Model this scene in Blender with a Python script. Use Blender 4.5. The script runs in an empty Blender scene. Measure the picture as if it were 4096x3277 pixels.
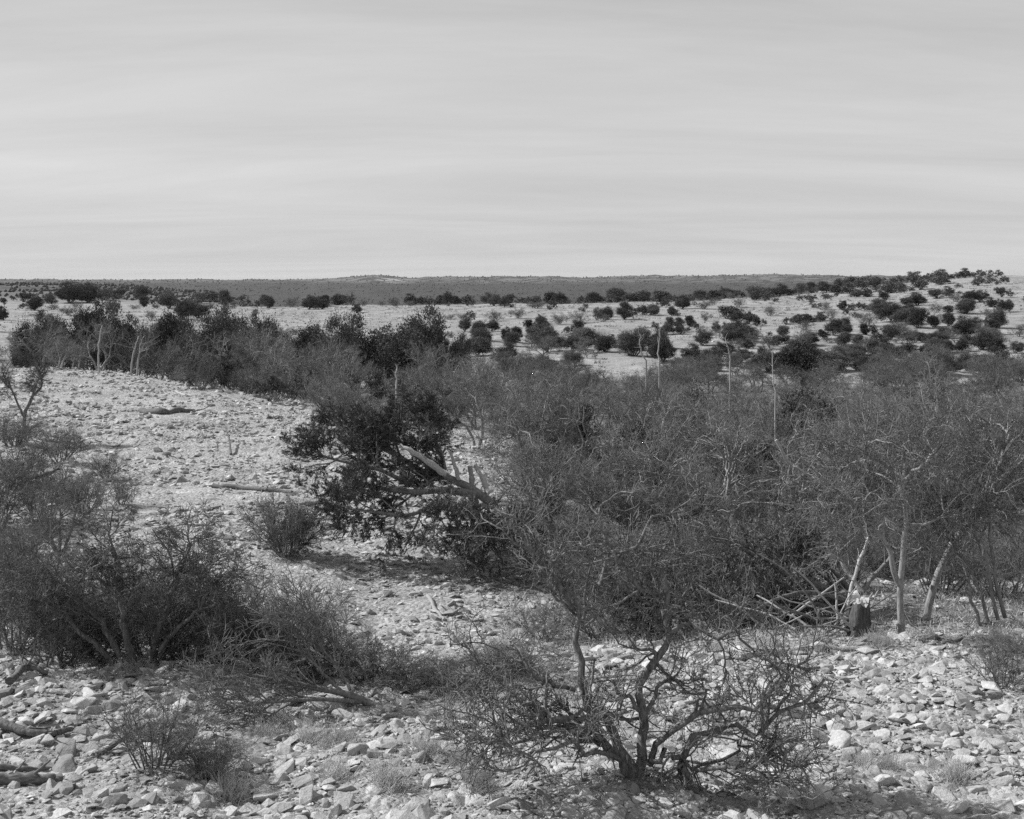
import bpy, bmesh, math
import numpy as np
from mathutils import Vector

# ------------------------------------------------------------------ camera, sky, sun, exposure
FPX, CX, HOR, CAMZ = 1236.0, 512.0, 283.0, 5.0      # focal length in pixels, optical axis, eye level, eye height
scn = bpy.context.scene
cam_d = bpy.data.cameras.new('camera')
cam = bpy.data.objects.new('camera', cam_d)
scn.collection.objects.link(cam)
scn.camera = cam
cam.location = (0, 0, CAMZ)
cam.rotation_euler = (math.radians(90), 0, 0)
cam_d.sensor_width = 36.0
cam_d.lens = 36.0 * FPX / 1024.0
cam_d.shift_y = -(409.5 - HOR) / 1024.0              # view-camera fall: verticals stay upright
cam_d.clip_start = 0.1
cam_d.clip_end = 30000

SUN_EL, SUN_AZ = math.radians(40), math.radians(-74)   # azimuth from the view direction, negative = left
sun_vec = Vector((math.sin(SUN_AZ) * math.cos(SUN_EL), math.cos(SUN_AZ) * math.cos(SUN_EL), math.sin(SUN_EL)))

world = bpy.data.worlds.new('World')
scn.world = world
world.use_nodes = True
nt = world.node_tree
nt.nodes.clear()


def nd(tree, typ, **kw):
    n = tree.nodes.new(typ)
    for k, v in kw.items():
        setattr(n, k, v)
    return n


def mth(tree, op, a=None, b=None, c=None, clamp=False):
    n = nd(tree, 'ShaderNodeMath', operation=op, use_clamp=clamp)
    for i, v in enumerate((a, b, c)):
        if v is None:
            continue
        if isinstance(v, (int, float)):
            n.inputs[i].default_value = v
        else:
            tree.links.new(v, n.inputs[i])
    return n.outputs[0]


sky = nd(nt, 'ShaderNodeTexSky', sky_type='NISHITA')
sky.sun_disc = False
sky.sun_elevation = SUN_EL
sky.sun_rotation = SUN_AZ
sky.air_density = 1.0
sky.dust_density = 0.4
sky.ozone_density = 1.0
bw = nd(nt, 'ShaderNodeSeparateColor')
nt.links.new(sky.outputs[0], bw.inputs[0])
# grey-tone plate behind a yellow filter
lum = mth(nt, 'ADD', mth(nt, 'ADD', mth(nt, 'MULTIPLY', bw.outputs[2], 0.20), mth(nt, 'MULTIPLY', bw.outputs[1], 0.45)), mth(nt, 'MULTIPLY', bw.outputs[0], 0.35))
# thin cirrus veils on a flat layer overhead
tc = nd(nt, 'ShaderNodeTexCoord')
sx = nd(nt, 'ShaderNodeSeparateXYZ')
nt.links.new(tc.outputs['Generated'], sx.inputs[0])
zz = mth(nt, 'ADD', mth(nt, 'MAXIMUM', sx.outputs[2], 0.0), 0.10)
cbx = nd(nt, 'ShaderNodeCombineXYZ')
nt.links.new(mth(nt, 'DIVIDE', sx.outputs[0], zz), cbx.inputs[0])
nt.links.new(mth(nt, 'DIVIDE', sx.outputs[1], zz), cbx.inputs[1])
mp = nd(nt, 'ShaderNodeMapping')
mp.inputs['Rotation'].default_value = (0, 0, math.radians(20))
mp.inputs['Scale'].default_value = (0.24, 0.75, 1)
nt.links.new(cbx.outputs[0], mp.inputs[0])
nz = nd(nt, 'ShaderNodeTexNoise')
nz.inputs['Scale'].default_value = 1.0
nz.inputs['Detail'].default_value = 7
nz.inputs['Roughness'].default_value = 0.62
nz.inputs['Distortion'].default_value = 0.5
nt.links.new(mp.outputs[0], nz.inputs['Vector'])
rmp = nd(nt, 'ShaderNodeMapRange')
rmp.inputs['From Min'].default_value = 0.32
rmp.inputs['From Max'].default_value = 0.74
nt.links.new(nz.outputs[0], rmp.inputs['Value'])
# an even high veil over the clear sky, with brighter streaks of cirrus in it
mx = nd(nt, 'ShaderNodeMix', data_type='FLOAT')
air = mth(nt, 'DIVIDE', -0.34, mth(nt, 'ADD', mth(nt, 'MAXIMUM', sx.outputs[2], 0.0), 0.12))
vf = mth(nt, 'SUBTRACT', 1.0, mth(nt, 'EXPONENT', air))        # the veil is seen through more air towards the horizon
nt.links.new(vf, mx.inputs[0])
nt.links.new(lum, mx.inputs[2])
mx.inputs[3].default_value = 4.4
sky_v = mth(nt, 'ADD', mx.outputs[0], mth(nt, 'MULTIPLY', rmp.outputs[0], 1.3))
bg = nd(nt, 'ShaderNodeBackground')
bg.inputs['Strength'].default_value = 0.112
wo = nd(nt, 'ShaderNodeOutputWorld')
nt.links.new(sky_v, bg.inputs[0])
nt.links.new(bg.outputs[0], wo.inputs[0])

sl = bpy.data.lights.new('sun', 'SUN')
sl.energy = 5.0
sl.angle = math.radians(0.55)
sun = bpy.data.objects.new('sun', sl)
scn.collection.objects.link(sun)
sun.rotation_euler = sun_vec.to_track_quat('Z', 'Y').to_euler()
sun.location = (-40, 20, 60)

scn.view_settings.view_transform = 'Standard'
scn.view_settings.look = 'None'
scn.view_settings.exposure = 0.12
scn.view_settings.gamma = 1.0
scn.view_settings.use_curve_mapping = False
scn.cycles.max_bounces = 5
scn.cycles.diffuse_bounces = 3
scn.cycles.volume_bounces = 0
scn.cycles.use_denoising = False

COL = scn.collection
RNG = np.random.default_rng(1940)

# ------------------------------------------------------------------ materials (a grey-tone plate: every colour is neutral)


def new_mat(name):
    m = bpy.data.materials.new(name)
    m.use_nodes = True
    t = m.node_tree
    t.nodes.clear()
    out = nd(t, 'ShaderNodeOutputMaterial')
    b = nd(t, 'ShaderNodeBsdfPrincipled')
    b.inputs['Roughness'].default_value = 0.9
    b.inputs['Specular IOR Level'].default_value = 0.15
    t.links.new(b.outputs[0], out.inputs[0])
    return m, t, b


def grey_out(t, val, b):
    c = nd(t, 'ShaderNodeCombineColor')
    for i in range(3):
        t.links.new(val, c.inputs[i])
    t.links.new(c.outputs[0], b.inputs['Base Color'])


def noise(t, vec, scale, detail=4, rough=0.6):
    n = nd(t, 'ShaderNodeTexNoise')
    n.inputs['Scale'].default_value = scale
    n.inputs['Detail'].default_value = detail
    n.inputs['Roughness'].default_value = rough
    t.links.new(vec, n.inputs['Vector'])
    return n.outputs[0]


def remap(t, v, a, b, c, d):
    n = nd(t, 'ShaderNodeMapRange')
    n.inputs['From Min'].default_value = a
    n.inputs['From Max'].default_value = b
    n.inputs['To Min'].default_value = c
    n.inputs['To Max'].default_value = d
    t.links.new(v, n.inputs['Value'])
    return n.outputs[0]


def mat_simple(name, lo, hi, scale=8.0, per_obj=0.25, bump=0.0, rough=0.9, stretch=None):
    m, t, b = new_mat(name)
    b.inputs['Roughness'].default_value = rough
    tc = nd(t, 'ShaderNodeTexCoord')
    vec = tc.outputs['Object']
    if stretch:
        mpn = nd(t, 'ShaderNodeMapping')
        mpn.inputs['Scale'].default_value = stretch
        t.links.new(vec, mpn.inputs[0])
        vec = mpn.outputs[0]
    n = noise(t, vec, scale)
    v = remap(t, n, 0.3, 0.7, lo, hi)
    oi = nd(t, 'ShaderNodeObjectInfo')
    k = remap(t, oi.outputs['Random'], 0, 1, 1 - per_obj, 1 + per_obj)
    v = mth(t, 'MULTIPLY', v, k)
    grey_out(t, v, b)
    if bump > 0:
        bp = nd(t, 'ShaderNodeBump')
        bp.inputs['Strength'].default_value = bump
        bp.inputs['Distance'].default_value = 0.02
        t.links.new(n, bp.inputs['Height'])
        t.links.new(bp.outputs[0], b.inputs['Normal'])
    return m


M = {}
M['bark_dark'] = mat_simple('dark_bark', 0.06, 0.24, 30, 0.1, 0.8, stretch=(1, 1, 0.3))
M['twig_dark'] = mat_simple('dark_twig', 0.08, 0.22, 6, 0.2)
M['bark_pale'] = mat_simple('pale_bark', 0.18, 0.42, 24, 0.15, 0.8, stretch=(1, 1, 0.3))
M['twig_pale'] = mat_simple('pale_twig', 0.10, 0.26, 3, 0.2)
M['twig_mid'] = mat_simple('mid_twig', 0.075, 0.20, 4, 0.25)
M['bark_mid'] = mat_simple('mid_bark', 0.10, 0.26, 24, 0.15, 0.8, stretch=(1, 1, 0.3))
M['juniper'] = mat_simple('juniper_needles', 0.055, 0.13, 3.5, 0.4)
M['juniper_cut'] = mat_simple('cut_juniper_needles', 0.06, 0.15, 4.0, 0.15)
M['dry_cedar'] = mat_simple('dry_cedar_needles', 0.10, 0.22, 4.0, 0.15)
M['oak'] = mat_simple('dull_leaves', 0.08, 0.18, 3.5, 0.25)
M['deadwood'] = mat_simple('weathered_wood', 0.07, 0.20, 40, 0.25, 0.9, stretch=(0.15, 1, 1))
M['palewood'] = mat_simple('bleached_wood', 0.24, 0.48, 40, 0.15, 0.6)
M['freshcut'] = mat_simple('fresh_cut_wood', 0.45, 0.68, 30, 0.05, 0.4)
M['grass'] = mat_simple('dry_grass', 0.38, 0.66, 5, 0.2)
M['stump_bark'] = mat_simple('stump_bark', 0.04, 0.13, 30, 0.0, 0.9, stretch=(1, 1, 0.2))
M['litter'] = mat_simple('leaf_litter', 0.06, 0.20, 9, 0.1)


def mat_stone():
    m, t, b = new_mat('limestone')
    tc = nd(t, 'ShaderNodeTexCoord')
    geo = nd(t, 'ShaderNodeNewGeometry')
    n1 = noise(t, geo.outputs['Position'], 3.0, 3)
    n2 = noise(t, geo.outputs['Position'], 26.0, 5, 0.7)
    v = remap(t, n1, 0.3, 0.7, 0.40, 0.62)
    v = mth(t, 'MULTIPLY', v, remap(t, n2, 0.3, 0.75, 0.72, 1.12))
    ri = geo.outputs['Random Per Island']
    v = mth(t, 'MULTIPLY', v, remap(t, ri, 0, 1, 0.50, 1.18))
    grey_out(t, v, b)
    bp = nd(t, 'ShaderNodeBump')
    bp.inputs['Strength'].default_value = 0.7
    bp.inputs['Distance'].default_value = 0.03
    t.links.new(n2, bp.inputs['Height'])
    t.links.new(bp.outputs[0], b.inputs['Normal'])
    return m


def mat_ground():
    m, t, b = new_mat('stony_ground')
    geo = nd(t, 'ShaderNodeNewGeometry')
    P = geo.outputs['Position']
    at = nd(t, 'ShaderNodeAttribute', attribute_name='scrub')
    cl = nd(t, 'ShaderNodeAttribute', attribute_name='cliff')
    n_big = noise(t, P, 0.35, 4)
    n_mid = noise(t, P, 2.4, 5, 0.65)
    n_fine = noise(t, P, 17.0, 5, 0.7)
    vo = nd(t, 'ShaderNodeTexVoronoi')
    vo.inputs['Scale'].default_value = 13.0
    t.links.new(P, vo.inputs['Vector'])
    vc = nd(t, 'ShaderNodeSeparateColor')
    t.links.new(vo.outputs['Color'], vc.inputs[0])
    vo2 = nd(t, 'ShaderNodeTexVoronoi')
    vo2.inputs['Scale'].default_value = 4.2
    t.links.new(P, vo2.inputs['Vector'])
    vc2 = nd(t, 'ShaderNodeSeparateColor')
    t.links.new(vo2.outputs['Color'], vc2.inputs[0])
    v = remap(t, n_big, 0.35, 0.65, 0.36, 0.49)
    v = mth(t, 'MULTIPLY', v, remap(t, n_mid, 0.3, 0.7, 0.80, 1.14))
    v = mth(t, 'MULTIPLY', v, remap(t, vc.outputs[0], 0, 1, 0.72, 1.16))
    v = mth(t, 'MULTIPLY', v, remap(t, vc2.outputs[0], 0, 1, 0.86, 1.10))
    v = mth(t, 'MULTIPLY', v, remap(t, n_fine, 0.25, 0.75, 0.80, 1.14))
    # brown litter and dry grass patches
    lit = remap(t, noise(t, P, 0.9, 6, 0.7), 0.56, 0.68, 0.0, 0.45)
    mxn = nd(t, 'ShaderNodeMix', data_type='FLOAT')
    t.links.new(lit, mxn.inputs[0])
    t.links.new(v, mxn.inputs[2])
    mxn.inputs[3].default_value = 0.16
    v = mxn.outputs[0]
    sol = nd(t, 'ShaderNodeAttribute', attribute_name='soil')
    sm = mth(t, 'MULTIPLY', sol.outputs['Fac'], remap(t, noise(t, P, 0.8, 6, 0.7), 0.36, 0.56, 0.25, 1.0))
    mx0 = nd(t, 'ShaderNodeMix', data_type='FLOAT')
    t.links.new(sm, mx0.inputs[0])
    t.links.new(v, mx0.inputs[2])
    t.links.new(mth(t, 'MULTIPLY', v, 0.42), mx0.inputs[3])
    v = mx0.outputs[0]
    fl_ = nd(t, 'ShaderNodeAttribute', attribute_name='flat')
    gp = mth(t, 'MULTIPLY', fl_.outputs['Fac'], remap(t, noise(t, P, 0.16, 8, 0.75), 0.40, 0.62, 0.0, 0.75))
    mxg = nd(t, 'ShaderNodeMix', data_type='FLOAT')
    t.links.new(gp, mxg.inputs[0])
    t.links.new(v, mxg.inputs[2])
    mxg.inputs[3].default_value = 0.17
    v = mxg.outputs[0]
    # scrub-covered far hills, ledges of pale rock
    sc = remap(t, noise(t, P, 0.035, 8, 0.75), 0.35, 0.65, 0.035, 0.075)
    mx2 = nd(t, 'ShaderNodeMix', data_type='FLOAT')
    t.links.new(at.outputs['Fac'], mx2.inputs[0])
    t.links.new(v, mx2.inputs[2])
    t.links.new(sc, mx2.inputs[3])
    cn = remap(t, noise(t, P, 0.02, 6, 0.7), 0.46, 0.56, 0.0, 1.0)
    mx3 = nd(t, 'ShaderNodeMix', data_type='FLOAT')
    t.links.new(mth(t, 'MULTIPLY', cl.outputs['Fac'], cn), mx3.inputs[0])
    t.links.new(mx2.outputs[0], mx3.inputs[2])
    mx3.inputs[3].default_value = 0.42
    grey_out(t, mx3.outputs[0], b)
    h = mth(t, 'ADD', mth(t, 'MULTIPLY', vo.outputs['Distance'], -0.5), mth(t, 'MULTIPLY', n_fine, 0.6))
    h = mth(t, 'ADD', h, mth(t, 'MULTIPLY', n_mid, 1.2))
    bp = nd(t, 'ShaderNodeBump')
    bp.inputs['Strength'].default_value = 0.9
    bp.inputs['Distance'].default_value = 0.09
    t.links.new(h, bp.inputs['Height'])
    t.links.new(bp.outputs[0], b.inputs['Normal'])
    return m


M['stone'] = mat_stone()
M['ground'] = mat_ground()

# ------------------------------------------------------------------ mesh helpers


def mesh_np(name, V, F, mat, smooth=True):
    V = np.asarray(V, np.float32)
    F = np.asarray(F, np.int32)
    me = bpy.data.meshes.new(name)
    k = F.shape[1]
    me.vertices.add(len(V))
    me.vertices.foreach_set('co', V.ravel())
    me.loops.add(F.size)
    me.loops.foreach_set('vertex_index', F.ravel())
    me.polygons.add(len(F))
    me.polygons.foreach_set('loop_start', np.arange(0, F.size, k, dtype=np.int32))
    me.polygons.foreach_set('use_smooth', np.full(len(F), smooth, dtype=bool))
    me.update(calc_edges=True)
    me.materials.append(M[mat] if isinstance(mat, str) else mat)
    return me


def obj(name, me, parent=None, loc=None):
    o = bpy.data.objects.new(name, me)
    COL.objects.link(o)
    if parent is not None:
        o.parent = parent
    if loc is not None:
        o.location = loc
    return o


def tag(o, label=None, cat=None, group=None, kind=None):
    for k, v in (('label', label), ('category', cat), ('group', group), ('kind', kind)):
        if v:
            o[k] = v
    return o


def thing(name, label, cat, loc=(0, 0, 0), rz=0.0, sc=1.0, group=None):
    o = bpy.data.objects.new(name, None)
    o.empty_display_size = 0.2
    COL.objects.link(o)
    o.location = loc
    o.rotation_euler = (0, 0, rz)
    o.scale = (sc, sc, sc) if not hasattr(sc, '__len__') else sc
    return tag(o, label, cat, group)


def norm(a):
    return a / np.maximum(np.linalg.norm(a, axis=-1, keepdims=True), 1e-9)


def tubes(P, R, sides):
    """P (N,S,3) polylines, R (N,S) radii -> quads"""
    N, S, _ = P.shape
    T = np.empty_like(P)
    T[:, 1:-1] = P[:, 2:] - P[:, :-2]
    T[:, 0] = P[:, 1] - P[:, 0]
    T[:, -1] = P[:, -1] - P[:, -2]
    T = norm(T)
    ref = np.tile(np.array([0.31, 0.22, 0.92]), (N, 1))
    mean = norm(P[:, -1] - P[:, 0])
    bad = np.abs((ref / np.linalg.norm(ref[0]) * mean).sum(1)) > 0.8
    ref[bad] = (0.9, -0.35, 0.1)
    U = norm(np.cross(T, ref[:, None, :]))
    W = np.cross(T, U)
    a = np.arange(sides) * 2 * math.pi / sides
    ring = P[:, :, None, :] + R[:, :, None, None] * (np.cos(a)[None, None, :, None] * U[:, :, None, :] + np.sin(a)[None, None, :, None] * W[:, :, None, :])
    V = ring.reshape(-1, 3)
    base = (np.arange(N) * S * sides)[:, None, None]
    s = (np.arange(S - 1) * sides)[None, :, None]
    k = np.arange(sides)[None, None, :]
    k2 = (k + 1) % sides
    F = np.stack([base + s + k, base + s + k2, base + s + sides + k2, base + s + sides + k], -1).reshape(-1, 4)
    return V, F


def cat_geo(parts):
    Vs, Fs, o = [], [], 0
    for V, F in parts:
        Vs.append(V)
        Fs.append(F + o)
        o += len(V)
    return np.concatenate(Vs), np.concatenate(Fs)


def grow(rng, P0, D0, L, R0, R1, nseg, gnarl, trop):
    N = len(P0)
    P = np.empty((N, nseg + 1, 3))
    P[:, 0] = P0
    D = norm(D0)
    step = (L / nseg)[:, None]
    up = np.array([0, 0, 1.0])
    for i in range(nseg):
        D = norm(D + gnarl * rng.standard_normal((N, 3)) + trop * up)
        P[:, i + 1] = P[:, i] + D * step
    t = np.linspace(0, 1, nseg + 1)[None, :]
    return P, R0[:, None] * (1 - t) + R1[:, None] * t


def spawn(rng, P, R, k, tmin, amin, amax, lmin, lmax, rr=0.65, flat=0.0, tmax=1.0):
    N, S, _ = P.shape
    t = rng.uniform(tmin, tmax, (N, k)) * (S - 1)
    i = np.clip(t.astype(int), 0, S - 2)
    f = (t - i)[..., None]
    idx = np.arange(N)[:, None]
    A, B = P[idx, i], P[idx, i + 1]
    pos = (A * (1 - f) + B * f).reshape(-1, 3)
    d = norm((B - A).reshape(-1, 3))
    r = (R[idx, i] * (1 - f[..., 0]) + R[idx, i + 1] * f[..., 0]).reshape(-1)
    q = rng.standard_normal(d.shape)
    if flat:
        q[:, 2] *= (1 - flat)
    q = norm(q - (q * d).sum(1, keepdims=True) * d)
    th = rng.uniform(amin, amax, len(d))[:, None]
    D = np.cos(th) * d + np.sin(th) * q
    tt = (t / (S - 1)).reshape(-1)
    L = rng.uniform(lmin, lmax, len(d)) * (1.12 - 0.4 * tt)
    return pos, D, L, r * rr


def leaf_tris(rng, C, D, ln, wd):
    """slender triangles at C pointing along D"""
    N = len(C)
    D = norm(D)
    q = rng.standard_normal((N, 3))
    S = norm(np.cross(D, q)) * (wd * rng.uniform(0.6, 1.3, N))[:, None]
    E = C + D * (ln * rng.uniform(0.6, 1.3, N))[:, None]
    V = np.stack([C - S, C + S, E], 1).reshape(-1, 3)
    return V, np.arange(N * 3).reshape(-1, 3)


def bezier(pts, n):
    """smooth resample of a hand-placed polyline (Catmull-Rom)"""
    p = np.array(pts, float)
    q = np.vstack([2 * p[0] - p[1], p, 2 * p[-1] - p[-2]])
    out = []
    m = len(p) - 1
    for s in np.linspace(0, m - 1e-6, n):
        i = int(s)
        f = s - i
        a, b, c, d = q[i], q[i + 1], q[i + 2], q[i + 3]
        out.append(0.5 * (2 * b + (c - a) * f + (2 * a - 5 * b + 4 * c - d) * f * f + (3 * b - a - 3 * c + d) * f ** 3))
    return np.array(out)


# ------------------------------------------------------------------ terrain
PROFILES = [  # px column, [(distance, height below or above the eye)]
    (-500, [(2, -2.0), (8, -4.4), (11, -4.7), (15, -4.8), (18, -5.2), (30, -5.2), (55, -4.8), (75, -5.0), (95, -7), (140, -9), (250, -9.5), (500, -9.5), (800, -2), (1200, -8), (1500, -30), (2200, -40), (3800, 8), (4600, 10), (9000, -30)]),
    (20, [(2, -2.0), (8, -4.4), (11, -4.76), (15.5, -4.86), (18, -5.3), (22, -5.5), (30, -5.4), (40, -5.4), (55, -5.2), (66, -4.85), (74, -4.9), (90, -7), (130, -8.6), (200, -8.4), (330, -8.6), (480, -9.2), (640, -8.6), (900, -1.2), (1100, -1.5), (1400, -25), (2200, -45), (3600, 8), (4600, 11), (9000, -30)]),
    (100, [(2, -2.0), (8, -4.4), (11, -4.78), (15.5, -4.86), (18, -5.3), (22, -5.5), (30, -5.4), (40, -5.5), (55, -5.4), (66, -5.05), (73, -5.1), (90, -7), (130, -8.6), (200, -8.2), (330, -8.4), (480, -9.2), (640, -9), (900, -1.6), (1050, -2.5), (1400, -28), (2200, -45), (3600, 8), (4600, 11), (9000, -30)]),
    (200, [(2, -2.0), (8, -4.4), (11, -4.8), (15.5, -4.88), (18, -5.3), (22, -5.5), (30, -5.45), (40, -5.5), (52, -5.3), (60, -5.2), (67, -5.4), (85, -7.2), (130, -8.6), (200, -8.0), (330, -8.2), (480, -9.2), (640, -11), (900, -6), (1050, -9), (1400, -32), (2200, -45), (3600, 4), (4600, 8), (9000, -30)]),
    (300, [(2, -2.0), (8, -4.4), (11, -4.8), (15.5, -4.9), (18, -5.4), (22, -5.6), (28, -5.5), (38, -5.5), (48, -5.4), (56, -5.5), (63, -6.0), (85, -7.4), (130, -8.6), (200, -7.9), (330, -8.0), (450, -8.4), (640, -16), (1000, -30), (1400, -45), (2200, -45), (3600, 6), (4600, 12), (9000, -30)]),
    (380, [(2, -2.0), (8, -4.4), (11, -4.8), (15.5, -4.9), (18, -5.5), (22, -5.7), (28, -5.6), (38, -5.6), (50, -5.9), (63, -6.8), (85, -7.6), (130, -8.4), (200, -7.8), (330, -7.4), (430, -7.6), (640, -16), (1000, -35), (1400, -50), (2200, -45), (3300, 4), (3500, 22), (3650, 24), (4600, 22), (9000, -30)]),
    (412, [(2, -2.0), (8, -4.4), (11, -4.8), (15.5, -4.9), (18, -5.5), (22, -5.7), (28, -5.7), (38, -5.8), (50, -6.2), (63, -7.0), (85, -7.8), (130, -8.4), (200, -7.6), (330, -7.2), (430, -7.6), (640, -16), (1000, -35), (1400, -50), (2200, -45), (3300, 2), (3600, 10), (4600, 12), (9000, -30)]),
    (455, [(2, -2.0), (8, -4.4), (11, -4.8), (15.5, -4.9), (18, -5.5), (22, -5.7), (28, -5.8), (38, -6.0), (50, -6.4), (70, -7.3), (100, -8.1), (140, -8.3), (200, -7.6), (330, -7.2), (430, -7.6), (640, -16), (1000, -35), (1400, -50), (2200, -45), (3400, 4), (3700, 16), (4600, 19), (9000, -30)]),
    (520, [(2, -2.0), (8, -4.4), (11, -4.8), (16, -4.9), (18.5, -5.5), (22, -5.8), (28, -5.9), (38, -6.2), (50, -6.6), (70, -7.4), (100, -8.1), (140, -8.3), (200, -7.3), (330, -6.8), (420, -7.0), (640, -16), (1000, -35), (1400, -50), (2200, -45), (3400, 4), (3700, 17), (4600, 20), (9000, -30)]),
    (640, [(2, -2.0), (8, -4.4), (11, -4.8), (16.4, -4.9), (19, -5.5), (25, -5.9), (38, -6.4), (50, -6.8), (70, -7.4), (100, -8.0), (140, -7.9), (200, -6.9), (330, -6.3), (420, -6.4), (640, -15), (1000, -35), (1400, -50), (2200, -45), (3400, 6), (3700, 20), (4600, 23), (9000, -30)]),
    (760, [(2, -2.0), (8, -4.4), (11, -4.8), (16.8, -4.92), (19, -5.4), (25, -5.9), (40, -6.6), (70, -7.5), (100, -7.9), (150, -7.3), (220, -6.2), (330, -5.2), (430, -5.0), (640, -10), (1000, -30), (1400, -50), (2200, -45), (3400, 8), (3700, 21), (4600, 24), (9000, -30)]),
    (860, [(2, -2.0), (8, -4.4), (11, -4.8), (16.9, -4.95), (19, -5.35), (25, -5.8), (40, -6.6), (70, -7.6), (100, -7.9), (150, -7.2), (220, -5.6), (330, -4.0), (450, -2.0), (560, -1.2), (800, -4), (1200, -30), (2200, -40), (3400, 6), (3700, 20), (4600, 23), (9000, -30)]),
    (1010, [(2, -2.0), (8, -4.4), (11, -4.8), (17, -4.95), (19, -5.3), (25, -5.8), (40, -6.6), (70, -7.6), (100, -7.9), (150, -7.0), (220, -4.6), (330, -1.6), (450, 1.8), (560, 3.2), (700, 3.0), (1200, -20), (2200, -40), (3600, 15), (4600, 18), (9000, -30)]),
    (1500, [(2, -2.0), (8, -4.4), (11, -4.8), (17, -4.95), (25, -5.8), (40, -6.6), (70, -7.6), (100, -7.9), (150, -6.8), (220, -4), (330, 0), (450, 5), (560, 7), (800, 8), (1200, 0), (2200, -30), (3600, 12), (4600, 18), (9000, -30)]),
]
PU = np.array([p[0] for p in PROFILES], float)
LD = np.log(np.geomspace(1.5, 9500, 700))
PZ = []
for _, pr in PROFILES:
    a = np.array(pr)
    z = np.interp(LD, np.log(a[:, 0]), a[:, 1])
    ker = np.ones(9) / 9
    zp = np.pad(z, 4, mode='edge')
    PZ.append(np.convolve(zp, ker, 'valid'))
PZ = np.array(PZ)
_trng = np.random.default_rng(7)


def sines(lam_list, amp_list, per=6):
    out = []
    for lam, amp in zip(lam_list, amp_list):
        for _ in range(per):
            th = _trng.uniform(0, 2 * math.pi)
            k = 2 * math.pi / (lam * _trng.uniform(0.7, 1.4))
            out.append((k * math.cos(th), k * math.sin(th), _trng.uniform(0, 6.28), amp / math.sqrt(per)))
    return out


N_NEAR = sines([0.8, 1.9, 4.5], [0.018, 0.04, 0.06])
N_MID = sines([18, 45], [0.16, 0.3])
N_FAR = sines([120, 320, 700], [3.4, 4.4, 4.5])


def sn(tab, x, y):
    z = np.zeros_like(x)
    for kx, ky, p, a in tab:
        z += a * np.sin(kx * x + ky * y + p)
    return z


def smooth(a, b, v):
    t = np.clip((v - a) / (b - a), 0, 1)
    return t * t * (3 - 2 * t)


def height(x, y):
    x = np.asarray(x, float)
    y = np.asarray(y, float)
    d = np.maximum(np.hypot(x, y), 1.5)
    ang = np.arctan2(x, y)
    u = CX + FPX * np.tan(np.clip(ang, -0.9, 0.9))
    dd = np.where(np.abs(ang) < 0.9, np.maximum(y, 1.5), d)         # depth along the view
    dd = dd + (d - dd) * smooth(0.5, 0.9, np.abs(ang))
    ld = (np.log(np.clip(dd, 1.5, 9500)) - LD[0]) / (LD[-1] - LD[0]) * (len(LD) - 1)
    i = np.clip(ld.astype(int), 0, len(LD) - 2)
    f = ld - i
    uu = np.clip(u, PU[0], PU[-1])
    j = np.clip(np.searchsorted(PU, uu, 'right') - 1, 0, len(PU) - 2)
    g = (uu - PU[j]) / (PU[j + 1] - PU[j])
    g = g * g * (3 - 2 * g)
    za = PZ[j, i] * (1 - f) + PZ[j, i + 1] * f
    zb = PZ[j + 1, i] * (1 - f) + PZ[j + 1, i + 1] * f
    z = za * (1 - g) + zb * g
    back = smooth(1.2, 2.6, np.abs(ang))
    z = z * (1 - back) + back * np.interp(dd, [0, 8, 60, 400, 9000], [-2.0, -2.4, -4, -8, -20])
    z = z + sn(N_NEAR, x, y) * smooth(3, 9, d) * (1 - smooth(120, 300, d))
    z = z + sn(N_MID, x, y) * smooth(70, 160, d) * (1 - 0.0 * d)
    z = z + sn(N_FAR, x, y) * smooth(900, 2000, d) * 0.55
    return z + CAMZ


def hz(x, y):
    return float(height(np.array([x]), np.array([y]))[0])


_ds = np.geomspace(6, 1500, 2600)


def hit(px, py, dmin=6.0):
    """where the sight line through a point of the picture meets the ground"""
    x = (px - CX) / FPX * _ds
    zr = CAMZ - (py - HOR) / FPX * _ds
    zt = height(x, _ds)
    ok = np.where((zr <= zt) & (_ds >= dmin))[0]
    k = ok[0] if len(ok) else int(np.argmin(np.abs(zr - zt) / _ds + (_ds < dmin) * 9))
    return float(x[k]), float(_ds[k])


def W(px, py, d):
    return ((px - CX) / FPX * d, d, CAMZ - (py - HOR) / FPX * d)


angs = np.concatenate([np.linspace(-math.pi, -0.62, 60, endpoint=False), np.linspace(-0.62, 0.62, 360), np.linspace(0.62, math.pi, 60)[1:]])
rings = np.concatenate([[0.3, 1.0], np.geomspace(2, 9000, 290)])
A, Rr = np.meshgrid(angs, rings)
X, Y = Rr * np.sin(A), Rr * np.cos(A)
Z = height(X, Y)
nr, na = X.shape
ii = np.arange(nr - 1)[:, None] * na
kk = np.arange(na - 1)[None, :]
GF = np.stack([ii + kk, ii + kk + 1, ii + na + kk + 1, ii + na + kk], -1).reshape(-1, 4)
gm = mesh_np('ground', np.stack([X, Y, Z], -1).reshape(-1, 3), GF[:, ::-1], 'ground')
dfl = np.hypot(X, Y).ravel()
uf = (CX + FPX * np.tan(np.clip(A, -0.9, 0.9))).ravel()
scrub = smooth(520, 900, dfl)
zrel = (Z.ravel() - CAMZ)
cliff = smooth(2600, 2900, dfl) * np.clip(smooth(-3, 6, zrel) * 0.28 + 0.9 * np.exp(-((uf - 390) / 14) ** 2) * np.exp(-((zrel - 7) / 6) ** 2), 0, 1)
cliff = np.maximum(cliff, 0.18 * smooth(700, 800, dfl) * (1 - smooth(1100, 1300, dfl)) * (uf < 260))
soil = smooth(18, 22, dfl) * (1 - smooth(82, 110, dfl)) * smooth(470, 560, uf + 0.6 * np.clip(dfl - 30, 0, 60))
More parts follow.
